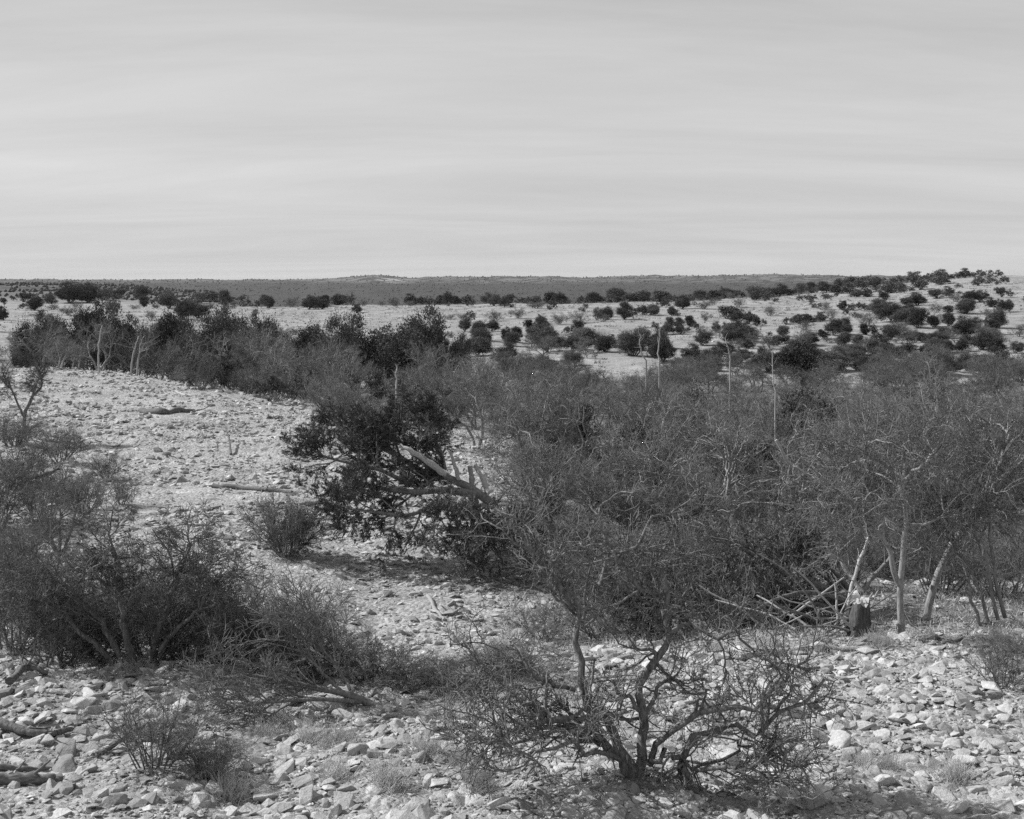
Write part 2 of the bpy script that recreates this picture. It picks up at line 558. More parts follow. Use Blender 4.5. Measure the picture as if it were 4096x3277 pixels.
for nm, arr in (('scrub', scrub), ('cliff', cliff), ('soil', soil), ('flat', smooth(95, 150, dfl))):
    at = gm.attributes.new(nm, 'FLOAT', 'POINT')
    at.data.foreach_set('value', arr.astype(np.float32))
ground = tag(obj('ground', gm), kind='structure')

# ------------------------------------------------------------------ far woodland on the hills (one mass)
rng = np.random.default_rng(11)
n = 26000
d = np.exp(rng.uniform(math.log(650), math.log(4700), n))
u = rng.uniform(-200, 1230, n)
x = (u - CX) / FPX * d
keep = (sn(sines([90, 200], [0.6, 0.6]), x, d) + rng.uniform(-0.9, 0.9, n)) > -0.35
keep &= ~((u > 800) & (d < 1000))
x, d = x[keep], d[keep]
z = height(x, d)
n = len(x)
s = rng.uniform(0.9, 2.2, n) * (0.8 + d / 6000)
oct_v = np.array([[1, 0, 0.35], [0.2, 0.95, 0.3], [-0.9, 0.3, 0.4], [-0.3, -0.95, 0.35], [0.1, 0.05, 1.1], [0, 0, -0.2]])
oct_f = np.array([[0, 1, 4], [1, 2, 4], [2, 3, 4], [3, 0, 4], [1, 0, 5], [2, 1, 5], [3, 2, 5], [0, 3, 5]])
V = oct_v[None] * (s[:, None, None] * rng.uniform(0.7, 1.3, (n, 6, 1))) + np.stack([x, d, z], -1)[:, None, :]
F = (oct_f[None] + (np.arange(n) * 6)[:, None, None]).reshape(-1, 3)
tag(obj('far_woodland', mesh_np('far_woodland', V.reshape(-1, 3), F, 'juniper', False)), 'dark scrub woodland speckled over the distant hills', 'woodland', kind='stuff')

# ------------------------------------------------------------------ stones


def hull(rng, npts, flat):
    bm = bmesh.new()
    p = norm(rng.standard_normal((npts, 3))) * rng.uniform(0.75, 1.1, (npts, 1))
    p *= np.array([1, rng.uniform(0.6, 0.95), flat])
    for q in p:
        bm.verts.new(q)
    r = bmesh.ops.convex_hull(bm, input=bm.verts)
    bmesh.ops.delete(bm, geom=[g for g in r['geom_interior'] if isinstance(g, bmesh.types.BMVert)], context='VERTS')
    bmesh.ops.triangulate(bm, faces=bm.faces)
    bm.verts.index_update()
    V = np.array([v.co[:] for v in bm.verts])
    F = np.array([[v.index for v in f.verts] for f in bm.faces])
    bm.free()
    return V, F


rng = np.random.default_rng(21)
PEB = [hull(rng, 8, rng.uniform(0.35, 0.7)) for _ in range(10)]
MEDS = [hull(rng, 13, rng.uniform(0.24, 0.52)) for _ in range(14)]
BIG = [hull(rng, 24, rng.uniform(0.28, 0.58)) for _ in range(16)]
BIGME = []
for k, (V, F) in enumerate(BIG):
    me = mesh_np('stone', V, F, 'stone', False)
    bm = bmesh.new()
    bm.from_mesh(me)
    bmesh.ops.dissolve_limit(bm, angle_limit=math.radians(22), verts=bm.verts, edges=bm.edges)
    bmesh.ops.bevel(bm, geom=list(bm.edges), offset=0.05, segments=1, affect='EDGES')
    bmesh.ops.triangulate(bm, faces=bm.faces)
    bm.to_mesh(me)
    bm.free()
    BIGME.append(me)


def rot_rand(rng, n, tilt=0.5):
    a = rng.uniform(0, 2 * math.pi, n)
    b = rng.normal(0, tilt, n)
    c = rng.normal(0, tilt, n)
    ca, sa, cb, sb, cc, sc_ = np.cos(a), np.sin(a), np.cos(b), np.sin(b), np.cos(c), np.sin(c)
    R = np.empty((n, 3, 3))
    R[:, 0, 0] = ca * cc - sa * sb * sc_
    R[:, 0, 1] = -sa * cb
    R[:, 0, 2] = ca * sc_ + sa * sb * cc
    R[:, 1, 0] = sa * cc + ca * sb * sc_
    R[:, 1, 1] = ca * cb
    R[:, 1, 2] = sa * sc_ - ca * sb * cc
    R[:, 2, 0] = -cb * sc_
    R[:, 2, 1] = sb
    R[:, 2, 2] = cb * cc
    return R, a, b, c


def scatter_mesh(rng, x, y, s, bases, sink=0.1):
    parts = []
    which = rng.integers(0, len(bases), len(x))
    z = height(x, y)
    R, *_ = rot_rand(rng, len(x), 0.3)
    for k, (V, F) in enumerate(bases):
        m = np.where(which == k)[0]
        if not len(m):
            continue
        VV = np.einsum('nij,vj->nvi', R[m], V) * s[m][:, None, None]
        VV += np.stack([x[m], y[m], z[m] + s[m] * sink - s[m] * 0.05], -1)[:, None, :]
        FF = (F[None] + (np.arange(len(m)) * len(V))[:, None, None]).reshape(-1, 3)
        parts.append((VV.reshape(-1, 3), FF))
    return cat_geo(parts)


def zone(rng, n, d0, d1, u0, u1):
    d = np.sqrt(rng.uniform(d0 ** 2, d1 ** 2, n))
    u = rng.uniform(u0, u1, n)
    return (u - CX) / FPX * d, d, u


cl_tab = sines([0.9, 2.4, 7.0], [0.55, 0.55, 0.55])
# gather every stone first, then give the 300 that show largest an object each
xs, ys, ss = [], [], []
for (n, d0, d1, u0, u1, smin, alpha, smax) in [
    (44000, 9.8, 17.4, -40, 1070, 0.0185, 1.95, 0.2),
    (3500, 23, 60, 480, 1060, 0.045, 2.2, 0.2),
    (15000, 17.6, 31, -40, 560, 0.032, 2.0, 0.2),
    (3000, 17.6, 24, 560, 1080, 0.03, 2.2, 0.14),
    (14000, 28, 52, -10, 520, 0.045, 2.2, 0.24),
    (7000, 48, 76, -10, 430, 0.065, 2.2, 0.26),
    (2500, 120, 420, 0, 1040, 0.14, 2.2, 0.5),
]:
    x, y, u = zone(rng, n, d0, d1, u0, u1)
    s = np.minimum(smin * rng.uniform(0, 1, n) ** (-1 / alpha), smax * rng.uniform(0.6, 1.0, n))
    k = sn(cl_tab, x, y) + rng.uniform(-0.6, 0.6, n) > (-0.85 if d0 < 12 else -0.5)
    xs.append(x[k])
    ys.append(y[k])
    ss.append(s[k])
xs, ys, ss = map(np.concatenate, (xs, ys, ss))
# hand-placed rocks read off the slope and the foreground (px, py, size px)
ROCKS = [(285, 752, 34), (303, 766, 26), (412, 722, 20), (375, 792, 22), (452, 728, 26), (70, 712, 22), (40, 705, 26), (230, 772, 20), (185, 785, 22),
         (262, 793, 24), (120, 790, 22), (150, 800, 24), (330, 790, 22), (470, 790, 22), (655, 770, 16), (668, 788, 24), (620, 797, 22), (702, 800, 22),
         (740, 790, 18), (765, 735, 18), (520, 770, 18), (535, 785, 24), (500, 800, 22), (810, 755, 22), (850, 735, 18), (905, 720, 22), (940, 760, 20),
         (985, 745, 26), (960, 700, 18), (1000, 720, 24), (890, 780, 22), (840, 795, 24), (975, 790, 26), (1005, 770, 22), (640, 800, 18), (575, 790, 20),
         (292, 556, 20), (310, 565, 22), (330, 572, 16), (345, 570, 14), (392, 528, 14), (380, 525, 12), (405, 545, 10), (438, 540, 12), (430, 530, 10),
         (100, 492, 12), (108, 500, 14), (114, 508, 12), (98, 512, 10), (352, 590, 14), (365, 615, 16), (400, 620, 14), (340, 630, 14), (380, 600, 12),
         (740, 663, 20), (788, 655, 12), (895, 660, 14), (860, 668, 14), (930, 650, 12), (980, 655, 14), (700, 690, 18), (715, 672, 12), (480, 700, 16),
         (420, 695, 14), (90, 688, 20), (50, 672, 16), (140, 695, 16), (200, 730, 18), (60, 740, 20), (30, 730, 18), (110, 730, 20), (160, 740, 18)]
hx, hy, hs = [], [], []
for px, py, sz in ROCKS:
    x, y = hit(px, py)
    hx.append(x)
    hy.append(y)
    hs.append(sz * 0.5 * y / FPX)
show = ss / ys
inview = (np.abs((xs / ys) * FPX) < 505) & (CAMZ - height(xs, ys) < ys * (800 - HOR) / FPX)
order = np.argsort(-(show * inview))
n_single = 300 - len(ROCKS)
single = order[:n_single]
rest = np.setdiff1d(np.arange(len(xs)), single)
sx_ = np.concatenate([np.array(hx), xs[single]])
sy_ = np.concatenate([np.array(hy), ys[single]])
ssz = np.concatenate([np.array(hs), ss[single]])
zz_ = height(sx_, sy_)
for i in range(len(sx_)):
    o = obj('stone', BIGME[int(rng.integers(0, len(BIGME)))], ground, (sx_[i], sy_[i], zz_[i] + ssz[i] * rng.uniform(-0.15, 0.12)))
    o.rotation_euler = (rng.normal(0, 0.3), rng.normal(0, 0.3), rng.uniform(0, 6.28))
    k = ssz[i]
    o.scale = (k * rng.uniform(0.9, 1.25), k * rng.uniform(0.8, 1.1), k * rng.uniform(0.75, 1.15))
big = rest[ss[rest] / ys[rest] > 0.0021]
small = rest[ss[rest] / ys[rest] <= 0.0021]
V1 = scatter_mesh(rng, xs[big], ys[big], ss[big], MEDS)
V2 = scatter_mesh(rng, xs[small], ys[small], ss[small], PEB)
V, F = cat_geo([V1, V2])
tag(obj('loose_stones', mesh_np('loose_stones', V, F, 'stone', False), ground), kind='stuff')
print('stones', len(big), len(small), len(F))

# ------------------------------------------------------------------ plant generators


def woody(seed, stems, plan, sides=(6, 5, 4, 3, 3), split=2):
    """stems: (P,R) list of arrays; plan: per level dict. Returns (trunk geo, crown geo, last-level polylines)."""
    rng = np.random.default_rng(seed)
    tr, cr = [], []
    P, R = stems
    tr.append(tubes(P, R, sides[0]))
    src = [(P, R)]
    for lv, c in enumerate(plan):
        nxt = []
        for (p, r) in src:
            pos, D, L, rad = spawn(rng, p, r, c['k'], c.get('tmin', 0.3), c.get('a0', 0.5), c.get('a1', 1.1), c['l0'], c['l1'], c.get('rr', 0.62), c.get('flat', 0.0))
            rad = np.clip(rad, c['rmin'], c.get('rmax', 9))
            p2, r2 = grow(rng, pos, D, L, rad, np.maximum(rad * c.get('tap', 0.45), c['rmin'] * 0.7), c['n'], c['g'], c.get('up', 0.03))
            nxt.append((p2, r2))
            (tr if lv < split else cr).append(tubes(p2, r2, sides[lv + 1]))
        src = nxt
    return cat_geo(tr), cat_geo(cr), src


def stems_fan(rng, n, lean0, lean1, l0, l1, r0, r1, nseg, g, up, spread=0.1, sink=0.08):
    az = (np.arange(n) + rng.uniform(-0.3, 0.3, n)) * 2 * math.pi / n + rng.uniform(0, 6)
    le = rng.uniform(lean0, lean1, n)
    D = np.stack([np.sin(le) * np.cos(az), np.sin(le) * np.sin(az), np.cos(le)], -1)
    P0 = np.stack([np.cos(az) * spread * rng.uniform(0, 1, n), np.sin(az) * spread * rng.uniform(0, 1, n), np.full(n, -sink)], -1)
    L = rng.uniform(l0, l1, n)
    rad = rng.uniform(0.75, 1.0, n) * r0
    return grow(rng, P0, D, L, rad, rad * r1, nseg, g, up)


MESQ = []
for v in range(5):
    rg = np.random.default_rng(100 + v)
    st = stems_fan(rg, [3, 4, 2, 3, 5][v], 0.15, 0.62, 2.0, 2.9, 0.075, 0.45, 9, 0.20, 0.06)
    plan = [dict(k=6, tmin=0.35, a0=0.4, a1=1.0, l0=1.0, l1=1.7, rmin=0.014, n=7, g=0.27, up=0.02),
            dict(k=6, tmin=0.2, a0=0.5, a1=1.2, l0=0.55, l1=0.95, rmin=0.010, n=5, g=0.36, up=0.04),
            dict(k=[7, 6, 10, 7, 5][v], tmin=0.15, a0=0.5, a1=1.2, l0=0.25, l1=0.5, rmin=0.0055, n=4, g=0.28, up=0.05),
            dict(k=5, tmin=0.1, a0=0.5, a1=1.2, l0=0.10, l1=0.24, rmin=0.0034, n=2, g=0.2, up=0.05)]
    t, c, _ = woody(200 + v, st, plan)
    MESQ.append((t, c))
SHRUB = []
for v in range(4):
    rg = np.random.default_rng(300 + v)
    st = stems_fan(rg, 15, 0.1, 0.95, 0.9, 1.5, 0.02, 0.4, 6, 0.14, 0.06, 0.25)
    plan = [dict(k=5, tmin=0.15, a0=0.3, a1=0.9, l0=0.45, l1=0.8, rmin=0.006, n=5, g=0.2, up=0.05),
            dict(k=6, tmin=0.1, a0=0.4, a1=1.1, l0=0.22, l1=0.45, rmin=0.004, n=3, g=0.2, up=0.05),
            dict(k=7, tmin=0.1, a0=0.5, a1=1.2, l0=0.07, l1=0.18, rmin=0.003, n=1, g=0.2, up=0.05)]
    t, c, _ = woody(400 + v, st, plan, sides=(5, 3, 3, 3), split=0)
    SHRUB.append((t, c))


st = stems_fan(np.random.default_rng(340), 30, 0.05, 1.05, 0.8, 1.4, 0.018, 0.4, 6, 0.12, 0.05, 0.25)
DENSE = woody(440, st, [dict(k=6, tmin=0.15, a0=0.3, a1=0.9, l0=0.35, l1=0.7, rmin=0.006, n=4, g=0.2, up=0.05),
                        dict(k=7, tmin=0.1, a0=0.4, a1=1.1, l0=0.18, l1=0.4, rmin=0.0045, n=2, g=0.2, up=0.05),
                        dict(k=5, tmin=0.1, a0=0.5, a1=1.2, l0=0.07, l1=0.16, rmin=0.0035, n=1, g=0.2, up=0.05)], sides=(5, 3, 3, 3), split=0)[:2]


def juniper_geo(seed, nclump, nleaf, leaf, wd, cone):
    """unit juniper: about 1 wide and 1 tall"""
    rg = np.random.default_rng(seed)
    nl = int(rg.integers(6, 10))
    la = rg.uniform(0, 6.28, nl)
    lz = rg.uniform(0.22, 0.72, nl)
    lr = rg.uniform(0.05, 0.30, nl) * (1 - cone * lz)
    LC = np.stack([lr * np.cos(la), lr * np.sin(la), lz], -1)
    LR = rg.uniform(0.17, 0.27, nl) * (1 - 0.5 * cone * lz)
    LC[0] = (rg.normal(0, 0.05), rg.normal(0, 0.05), 0.76)
    LC[1] = (rg.normal(0, 0.05), rg.normal(0, 0.05), 0.4)
    LR[1] = 0.34
    w = rg.integers(0, nl, nclump)
    q = norm(rg.standard_normal((nclump, 3)))
    C = LC[w] + q * (LR[w] * rg.uniform(0.3, 1.0, nclump) ** 0.5)[:, None]
    C[:, 2] = np.maximum(C[:, 2], 0.05 + rg.uniform(0, 0.1, nclump))
    cs = rg.uniform(0.5, 1.25, nclump)
    out = norm(C - np.array([0, 0, 0.4]))
    CC = np.repeat(C, nleaf, 0) + rg.standard_normal((nclump * nleaf, 3)) * (np.repeat(cs, nleaf) * 0.055)[:, None]
    DD = np.repeat(out, nleaf, 0) * 0.7 + rg.standard_normal((nclump * nleaf, 3)) * 0.6 + np.array([0, 0, 0.35])
    V, F = leaf_tris(rg, CC, DD, leaf, wd)
    # stems
    n = 6
    D = np.stack([rg.normal(0, 0.35, n), rg.normal(0, 0.35, n), np.ones(n)], -1)
    P, R = grow(rg, np.stack([rg.normal(0, 0.02, n), rg.normal(0, 0.02, n), np.full(n, -0.04)], -1), D, rg.uniform(0.45, 0.75, n), np.full(n, 0.022), np.full(n, 0.006), 5, 0.2, 0.05)
    return tubes(P, R, 4), (V, F)


JUN = [juniper_geo(500 + v, 170, 100, 0.032, 0.0095, [0.1, 0.35, 0.2, 0.45, 0.0, 0.25][v]) for v in range(6)]
JUNF = [juniper_geo(600 + v, 80, 44, 0.065, 0.02, [0.1, 0.35, 0.0, 0.5, 0.2, 0.15][v]) for v in range(6)]
_me = {}


def two_part(geo):
    key = id(geo[0][0])
    if key not in _me:
        (tv, tf), (cv, cf) = geo
        _me[key] = (mesh_np('trunk', tv, tf, 'bark_mid'), mesh_np('crown', cv, cf, 'twig_mid', cf.shape[1] == 4))
    return _me[key]


def plant(name, key, geo, tm, cm, label, cat, loc, rz, sc, group=None, parts=('trunk', 'crown')):
    e = thing(name, label, cat, loc, rz, sc, group)
    for nm, me, mt in zip(parts, two_part(geo), (tm, cm)):
        o = obj(nm, me, e)
        o.material_slots[0].link = 'OBJECT'
        o.material_slots[0].material = M[mt]
    return e


ORD = ['first', 'second', 'third', 'fourth', 'fifth', 'sixth', 'seventh', 'eighth', 'ninth', 'tenth', 'eleventh', 'twelfth', 'thirteenth', 'fourteenth', 'fifteenth', 'sixteenth', 'seventeenth', 'eighteenth', 'nineteenth', 'twentieth']
TENS = {20: 'twenty', 30: 'thirty', 40: 'forty', 50: 'fifty', 60: 'sixty', 70: 'seventy', 80: 'eighty', 90: 'ninety'}


def ordn(i):
    if i < 20:
        return ORD[i]
    n = i + 1
    if n >= 100:
        return 'hundredth' if n == 100 else 'hundred and ' + ordn(n - 101)
    t = n // 10 * 10
    return TENS[t] + '-' + ORD[n - t - 1] if n != t else {20: 'twentieth', 30: 'thirtieth', 40: 'fortieth', 50: 'fiftieth', 60: 'sixtieth', 70: 'seventieth', 80: 'eightieth', 90: 'ninetieth'}[t]


# ------------------------------------------------------------------ junipers and grey shrubs out on the flat (read off the picture)
def c1(x, y, w, h):
    return x / 6.16, 250 + y / 6.16, w / 6.16, h / 6.16


def c2(x, y, w, h):
    return 325 + x / 6.16, 250 + y / 6.16, w / 6.16, h / 6.16


def c3(x, y, w, h):
    return 650 + x / 5.764, 250 + y / 5.764, w / 5.764, h / 5.764


J1 = [(215, 370, 130, 70), (430, 325, 200, 90), (540, 325, 110, 60), (650, 310, 100, 60), (735, 300, 80, 60), (885, 350, 85, 60), (885, 300, 110, 70), (1040, 360, 130, 90), (1150, 430, 160, 110), (1220, 330, 80, 60), (1290, 320, 90, 50), (1385, 350, 100, 90), (1500, 310, 60, 45), (1630, 310, 90, 60), (1650, 360, 90, 70), (1905, 365, 100, 65), (1900, 300, 80, 60), (1950, 290, 80, 50), (2000, 345, 75, 60), (2080, 290, 100, 60), (2100, 340, 60, 50), (150, 320, 90, 50), (310, 330, 90, 50)]
J2 = [(70, 285, 90, 55), (525, 262, 70, 40), (645, 262, 45, 35), (705, 275, 75, 55), (805, 265, 80, 50), (885, 262, 65, 50), (990, 275, 80, 60), (1060, 258, 90, 40), (1145, 258, 80, 50), (1300, 240, 80, 40), (1390, 240, 120, 45), (1460, 240, 80, 40), (1650, 258, 100, 60), (1790, 258, 150, 60), (1880, 258, 90, 50), (1960, 250, 90, 60), (2060, 245, 90, 45),
      (105, 335, 60, 55), (165, 345, 50, 65), (195, 385, 70, 50), (530, 330, 95, 55), (595, 310, 55, 35), (760, 345, 85, 75), (885, 350, 30, 30), (1040, 345, 85, 60), (1105, 355, 75, 60), (1245, 310, 70, 35), (1290, 305, 80, 35), (1455, 300, 95, 60), (1385, 370, 50, 50), (1575, 335, 70, 45), (1612, 310, 50, 35), (1595, 382, 60, 45), (1710, 310, 50, 30), (1755, 315, 45, 40), (1835, 310, 55, 40), (1880, 295, 60, 40), (1960, 305, 90, 55), (2085, 350, 50, 45), (2110, 320, 55, 40),
      (1330, 500, 100, 90), (1845, 425, 110, 95), (2010, 405, 85, 60), (2135, 405, 55, 55), (1740, 430, 80, 70), (860, 500, 90, 85), (905, 440, 60, 55), (940, 530, 100, 70), (1030, 500, 100, 60), (1180, 570, 80, 90), (1370, 560, 130, 90), (1490, 520, 70, 40), (1560, 500, 90, 60), (1600, 600, 200, 110), (1950, 620, 150, 130), (2060, 600, 120, 100), (2030, 500, 60, 50), (2110, 520, 90, 60)]
J3 = [(50, 230, 110, 45), (185, 230, 60, 30), (285, 240, 95, 55), (430, 250, 90, 60), (480, 225, 80, 40), (520, 220, 70, 35), (600, 250, 110, 60), (660, 235, 70, 50), (745, 245, 100, 60), (700, 210, 70, 30), (810, 205, 60, 30), (870, 240, 80, 60), (930, 250, 80, 60), (1010, 245, 110, 50),
      (100, 295, 55, 40), (80, 330, 50, 50), (185, 340, 95, 65), (20, 370, 60, 50), (130, 380, 60, 50), (290, 290, 80, 50), (360, 290, 95, 50), (665, 290, 70, 50), (715, 300, 50, 40), (910, 295, 60, 40), (940, 335, 50, 45), (1030, 290, 45, 35), (1075, 275, 40, 28),
      (165, 455, 70, 60), (230, 445, 70, 60), (265, 470, 55, 45), (385, 475, 65, 55), (465, 520, 115, 85), (445, 395, 120, 50), (500, 420, 90, 60), (565, 410, 60, 50), (615, 440, 60, 50), (690, 550, 60, 45), (570, 570, 70, 45), (640, 610, 70, 50), (770, 500, 90, 60), (780, 545, 70, 50), (835, 430, 60, 45), (920, 550, 70, 60), (1060, 490, 110, 90), (985, 410, 80, 50), (910, 420, 90, 45), (1000, 510, 90, 50), (1120, 550, 100, 70), (840, 620, 170, 90), (760, 660, 100, 70), (1060, 660, 150, 90), (1170, 620, 120, 70), (1330, 640, 160, 60),
      (1110, 345, 70, 50), (1130, 385, 60, 45), (1210, 350, 60, 40), (1315, 370, 130, 80), (1390, 420, 170, 100), (1550, 450, 130, 110), (1540, 320, 120, 60), (1490, 360, 80, 50), (1235, 490, 70, 60), (1310, 530, 65, 50), (1350, 570, 75, 55), (1480, 520, 90, 50), (1570, 530, 80, 50), (1690, 510, 110, 60), (1480, 600, 110, 50), (1580, 600, 80, 45), (1700, 590, 120, 60), (1800, 590, 90, 70), (1830, 540, 60, 50), (1720, 440, 90, 70), (1820, 370, 130, 80), (1850, 300, 90, 60), (1880, 480, 110, 80), (1960, 560, 140, 80), (2000, 450, 120, 100), (1960, 330, 70, 50), (2030, 360, 60, 60), (2000, 600, 120, 80), (1640, 640, 130, 70), (1900, 690, 150, 70), (1700, 690, 120, 60), (1760, 700, 100, 60),
      (1100, 185, 80, 40), (1150, 180, 90, 35), (1210, 180, 70, 30), (1350, 170, 60, 30), (1400, 160, 60, 25), (1520, 195, 120, 50), (1600, 170, 70, 40), (1690, 160, 90, 40), (1760, 150, 60, 30), (1820, 160, 70, 45), (1880, 160, 60, 35), (1910, 145, 50, 35), (1960, 155, 60, 35), (2010, 160, 60, 40), (1680, 200, 120, 40), (1780, 220, 50, 25), (1890, 205, 60, 50), (1950, 195, 60, 40), (1300, 230, 130, 50), (1200, 220, 90, 45), (1380, 250, 110, 50), (1150, 250, 90, 50), (1450, 240, 80, 40), (1560, 230, 90, 50), (1650, 280, 90, 50), (1720, 260, 80, 40), (1250, 270, 80, 40), (1350, 290, 80, 40), (2030, 200, 40, 40), (1910, 280, 80, 40), (2025, 270, 60, 50)]
_cr = np.random.default_rng(83)
ALLJ = [c1(*a) for a in J1] + [c2(*a) for a in J2] + [c3(*a) for a in J3]
for px, py, w, h in list(ALLJ):
    for _ in range(int(_cr.integers(0, 3)) if px > 760 else int(_cr.uniform() < 0.6)):        # companions: junipers stand in clumps
        k = float(_cr.uniform(0.45, 1.0))
        ALLJ.append((px + float(_cr.choice([-1, 1]) * _cr.uniform(0.45, 0.9) * w), py + float(_cr.uniform(-1.2, 1.2)), w * k, h * k))
rng = np.random.default_rng(31)
bands = {}
ALLJ.sort(key=lambda a: -a[2] * a[3])
N_JUN = 190                                                    # the largest stand as trees of their own, the rest as one mass
JUNS = [juniper_geo(700 + v, 36, 16, 0.09, 0.034, [0.1, 0.35, 0.2, 0.3][v]) for v in range(4)]
mass = []
for k, (px, py, w, h) in enumerate(ALLJ[N_JUN:]):
    x, y = hit(px, py, 90.0)
    ww, hh = w * y / FPX * 1.3, h * y / FPX * 1.2
    a = float(rng.uniform(0, 6.28))
    V, F = JUNS[k % 4][1]
    V = V * np.array([ww, ww, max(hh, ww * 0.5)])
    V = np.stack([V[:, 0] * math.cos(a) - V[:, 1] * math.sin(a) + x, V[:, 0] * math.sin(a) + V[:, 1] * math.cos(a) + y, V[:, 2] + hz(x, y) - 0.05], -1)
    mass.append((V, F))
if mass:
    tag(obj('small_junipers', mesh_np('small_junipers', *cat_geo(mass), 'juniper', False)), 'smallest dark junipers filling in between the others on the flat', 'junipers', kind='stuff')
for px, py, w, h in ALLJ[:N_JUN]:
    x, y = hit(px, py, 90.0)
    b = 'right hillside' if (px > 860 and py < 305) else 'left skyline' if px < 330 and py < 312 else 'far left flat' if px < 330 else 'far skyline row' if py < 294.5 else 'upper pale flat' if py < 306 else 'middle pale flat' if py < 322 else 'lower pale flat' if py < 345 else 'near edge of the flat'
    bands.setdefault(b, []).append((px, py, w, h, x, y))
for b, lst in bands.items():
    lst.sort()
    for i, (px, py, w, h, x, y) in enumerate(lst):
        ww, hh = w * y / FPX * 1.3, h * y / FPX * 1.2
        size = 'small' if w < 10 else 'broad' if w > 17 else 'rounded'
        lab = f'{size} juniper on the {b}, {ordn(i)} from the left there'
        v = int(rng.integers(0, 6))
        near = h > 9
        key = ('jun', v) if near else ('junf', v)
        plant('juniper_tree', key, JUN[v] if near else JUNF[v], 'bark_mid', 'juniper' if rng.uniform() < 0.75 else 'oak', lab, 'juniper', (x, y, hz(x, y) - 0.05), float(rng.uniform(0, 6.28)), (ww, ww * float(rng.uniform(0.85, 1.1)), max(hh, ww * 0.5)), 'junipers dotted over the flat')

S2 = [(420, 330, 90, 50), (650, 330, 110, 60), (1300, 360, 180, 50), (1040, 440, 140, 70), (1190, 420, 120, 70), (1440, 460, 130, 80), (1560, 450, 130, 80), (1720, 440, 90, 50), (910, 290, 50, 40), (870, 300, 60, 50), (350, 300, 60, 40), (235, 285, 60, 45), (1500, 250, 60, 30), (1240, 262, 60, 35), (1640, 265, 60, 35)]
S3 = [(310, 340, 140, 65), (510, 330, 95, 55), (690, 380, 100, 60), (600, 240, 90, 45), (1010, 345, 80, 50), (1250, 440, 160, 80), (900, 460, 130, 60), (1440, 200, 80, 40), (1650, 360, 120, 50), (320, 410, 80, 60), (600, 500, 120, 60), (1130, 430, 90, 60), (1290, 190, 60, 30), (460, 280, 70, 40), (1340, 340, 100, 50), (1680, 420, 110, 60), (1400, 500, 110, 50), (1560, 640, 120, 60), (540, 560, 90, 50), (960, 240, 60, 40)]
S1 = [(320, 370, 100, 40), (240, 420, 120, 40), (420, 400, 130, 60), (960, 340, 70, 40), (700, 340, 90, 50), (1800, 330, 110, 60), (300, 450, 120, 50), (930, 430, 100, 60)]
XS = [(float(rng.uniform(20, 1005)), float(rng.uniform(298, 350)), float(rng.uniform(9, 20)), float(rng.uniform(5, 9))) for _ in range(44)]
fl = sorted(XS + [c1(*a) for a in S1] + [c2(*a) for a in S2] + [c3(*a) for a in S3])
for i, (px, py, w, h) in enumerate(fl):
    x, y = hit(px, py, 90.0)
    y = min(y, 420.0)
    x = (px - CX) / FPX * y
    v = int(rng.integers(0, 4))
    plant('grey_shrub', ('shrubfar', v), SHRUB[v], 'bark_mid', 'twig_mid', f'hazy grey leafless shrub among the distant junipers, {ordn(i)} from the left', 'shrub', (x, y, hz(x, y) - 0.03), float(rng.uniform(0, 6.28)), (w * y / FPX / 2.3, w * y / FPX / 2.3, h * y / FPX / 1.55), 'grey shrubs dotted over the flat', ('stems', 'crown'))

# junipers at the outer ends of the view
edge = sorted([float(rng.uniform(1008, 1110)) for _ in range(10)] + [float(rng.uniform(-90, 14)) for _ in range(8)])
for i, px in enumerate(edge):
    right = px > 500
    x, y = hit(px, float(rng.uniform(276, 350) if right else rng.uniform(303, 340)), 90.0)
    w = float(rng.uniform(2.2, 4.5))
    v = int(rng.integers(0, 6))
    plant('juniper_tree', ('junf', v), JUNF[v], 'bark_mid', 'juniper', f'dark juniper at the outer {"right" if right else "left"} edge of the flat, {ordn(len(edge) - 1 - i) if right else ordn(i)} from that end', 'juniper', (x, y, hz(x, y) - 0.05), float(rng.uniform(0, 6.28)), (w, w, w * 0.8), 'junipers dotted over the flat')

# low scrub specks over the flat, too small to count
n = 8000
x, y, u = zone(rng, n, 95, 430, -40, 1060)
k = sn(sines([14, 40], [0.6, 0.6]), x, y) + rng.uniform(-0.6, 0.6, n) > 0.0
x, y = x[k], y[k]
n = len(x)
s = rng.uniform(0.15, 0.45, n) * rng.uniform(0.6, 1.8, n)
LV, LF = leaf_tris(rng, np.repeat(np.stack([x, y, height(x, y)], -1), 18, 0) + rng.standard_normal((n * 18, 3)) * (np.repeat(s, 18))[:, None] * np.array([0.8, 0.8, 0.3]), rng.standard_normal((n * 18, 3)) * 0.7 + np.array([0, 0, 1]), 0.26, 0.045)
tag(obj('ground_scrub', mesh_np('ground_scrub', LV, LF, 'oak', False)), 'low dark scrub specks scattered over the pale flat', 'scrub', kind='stuff')

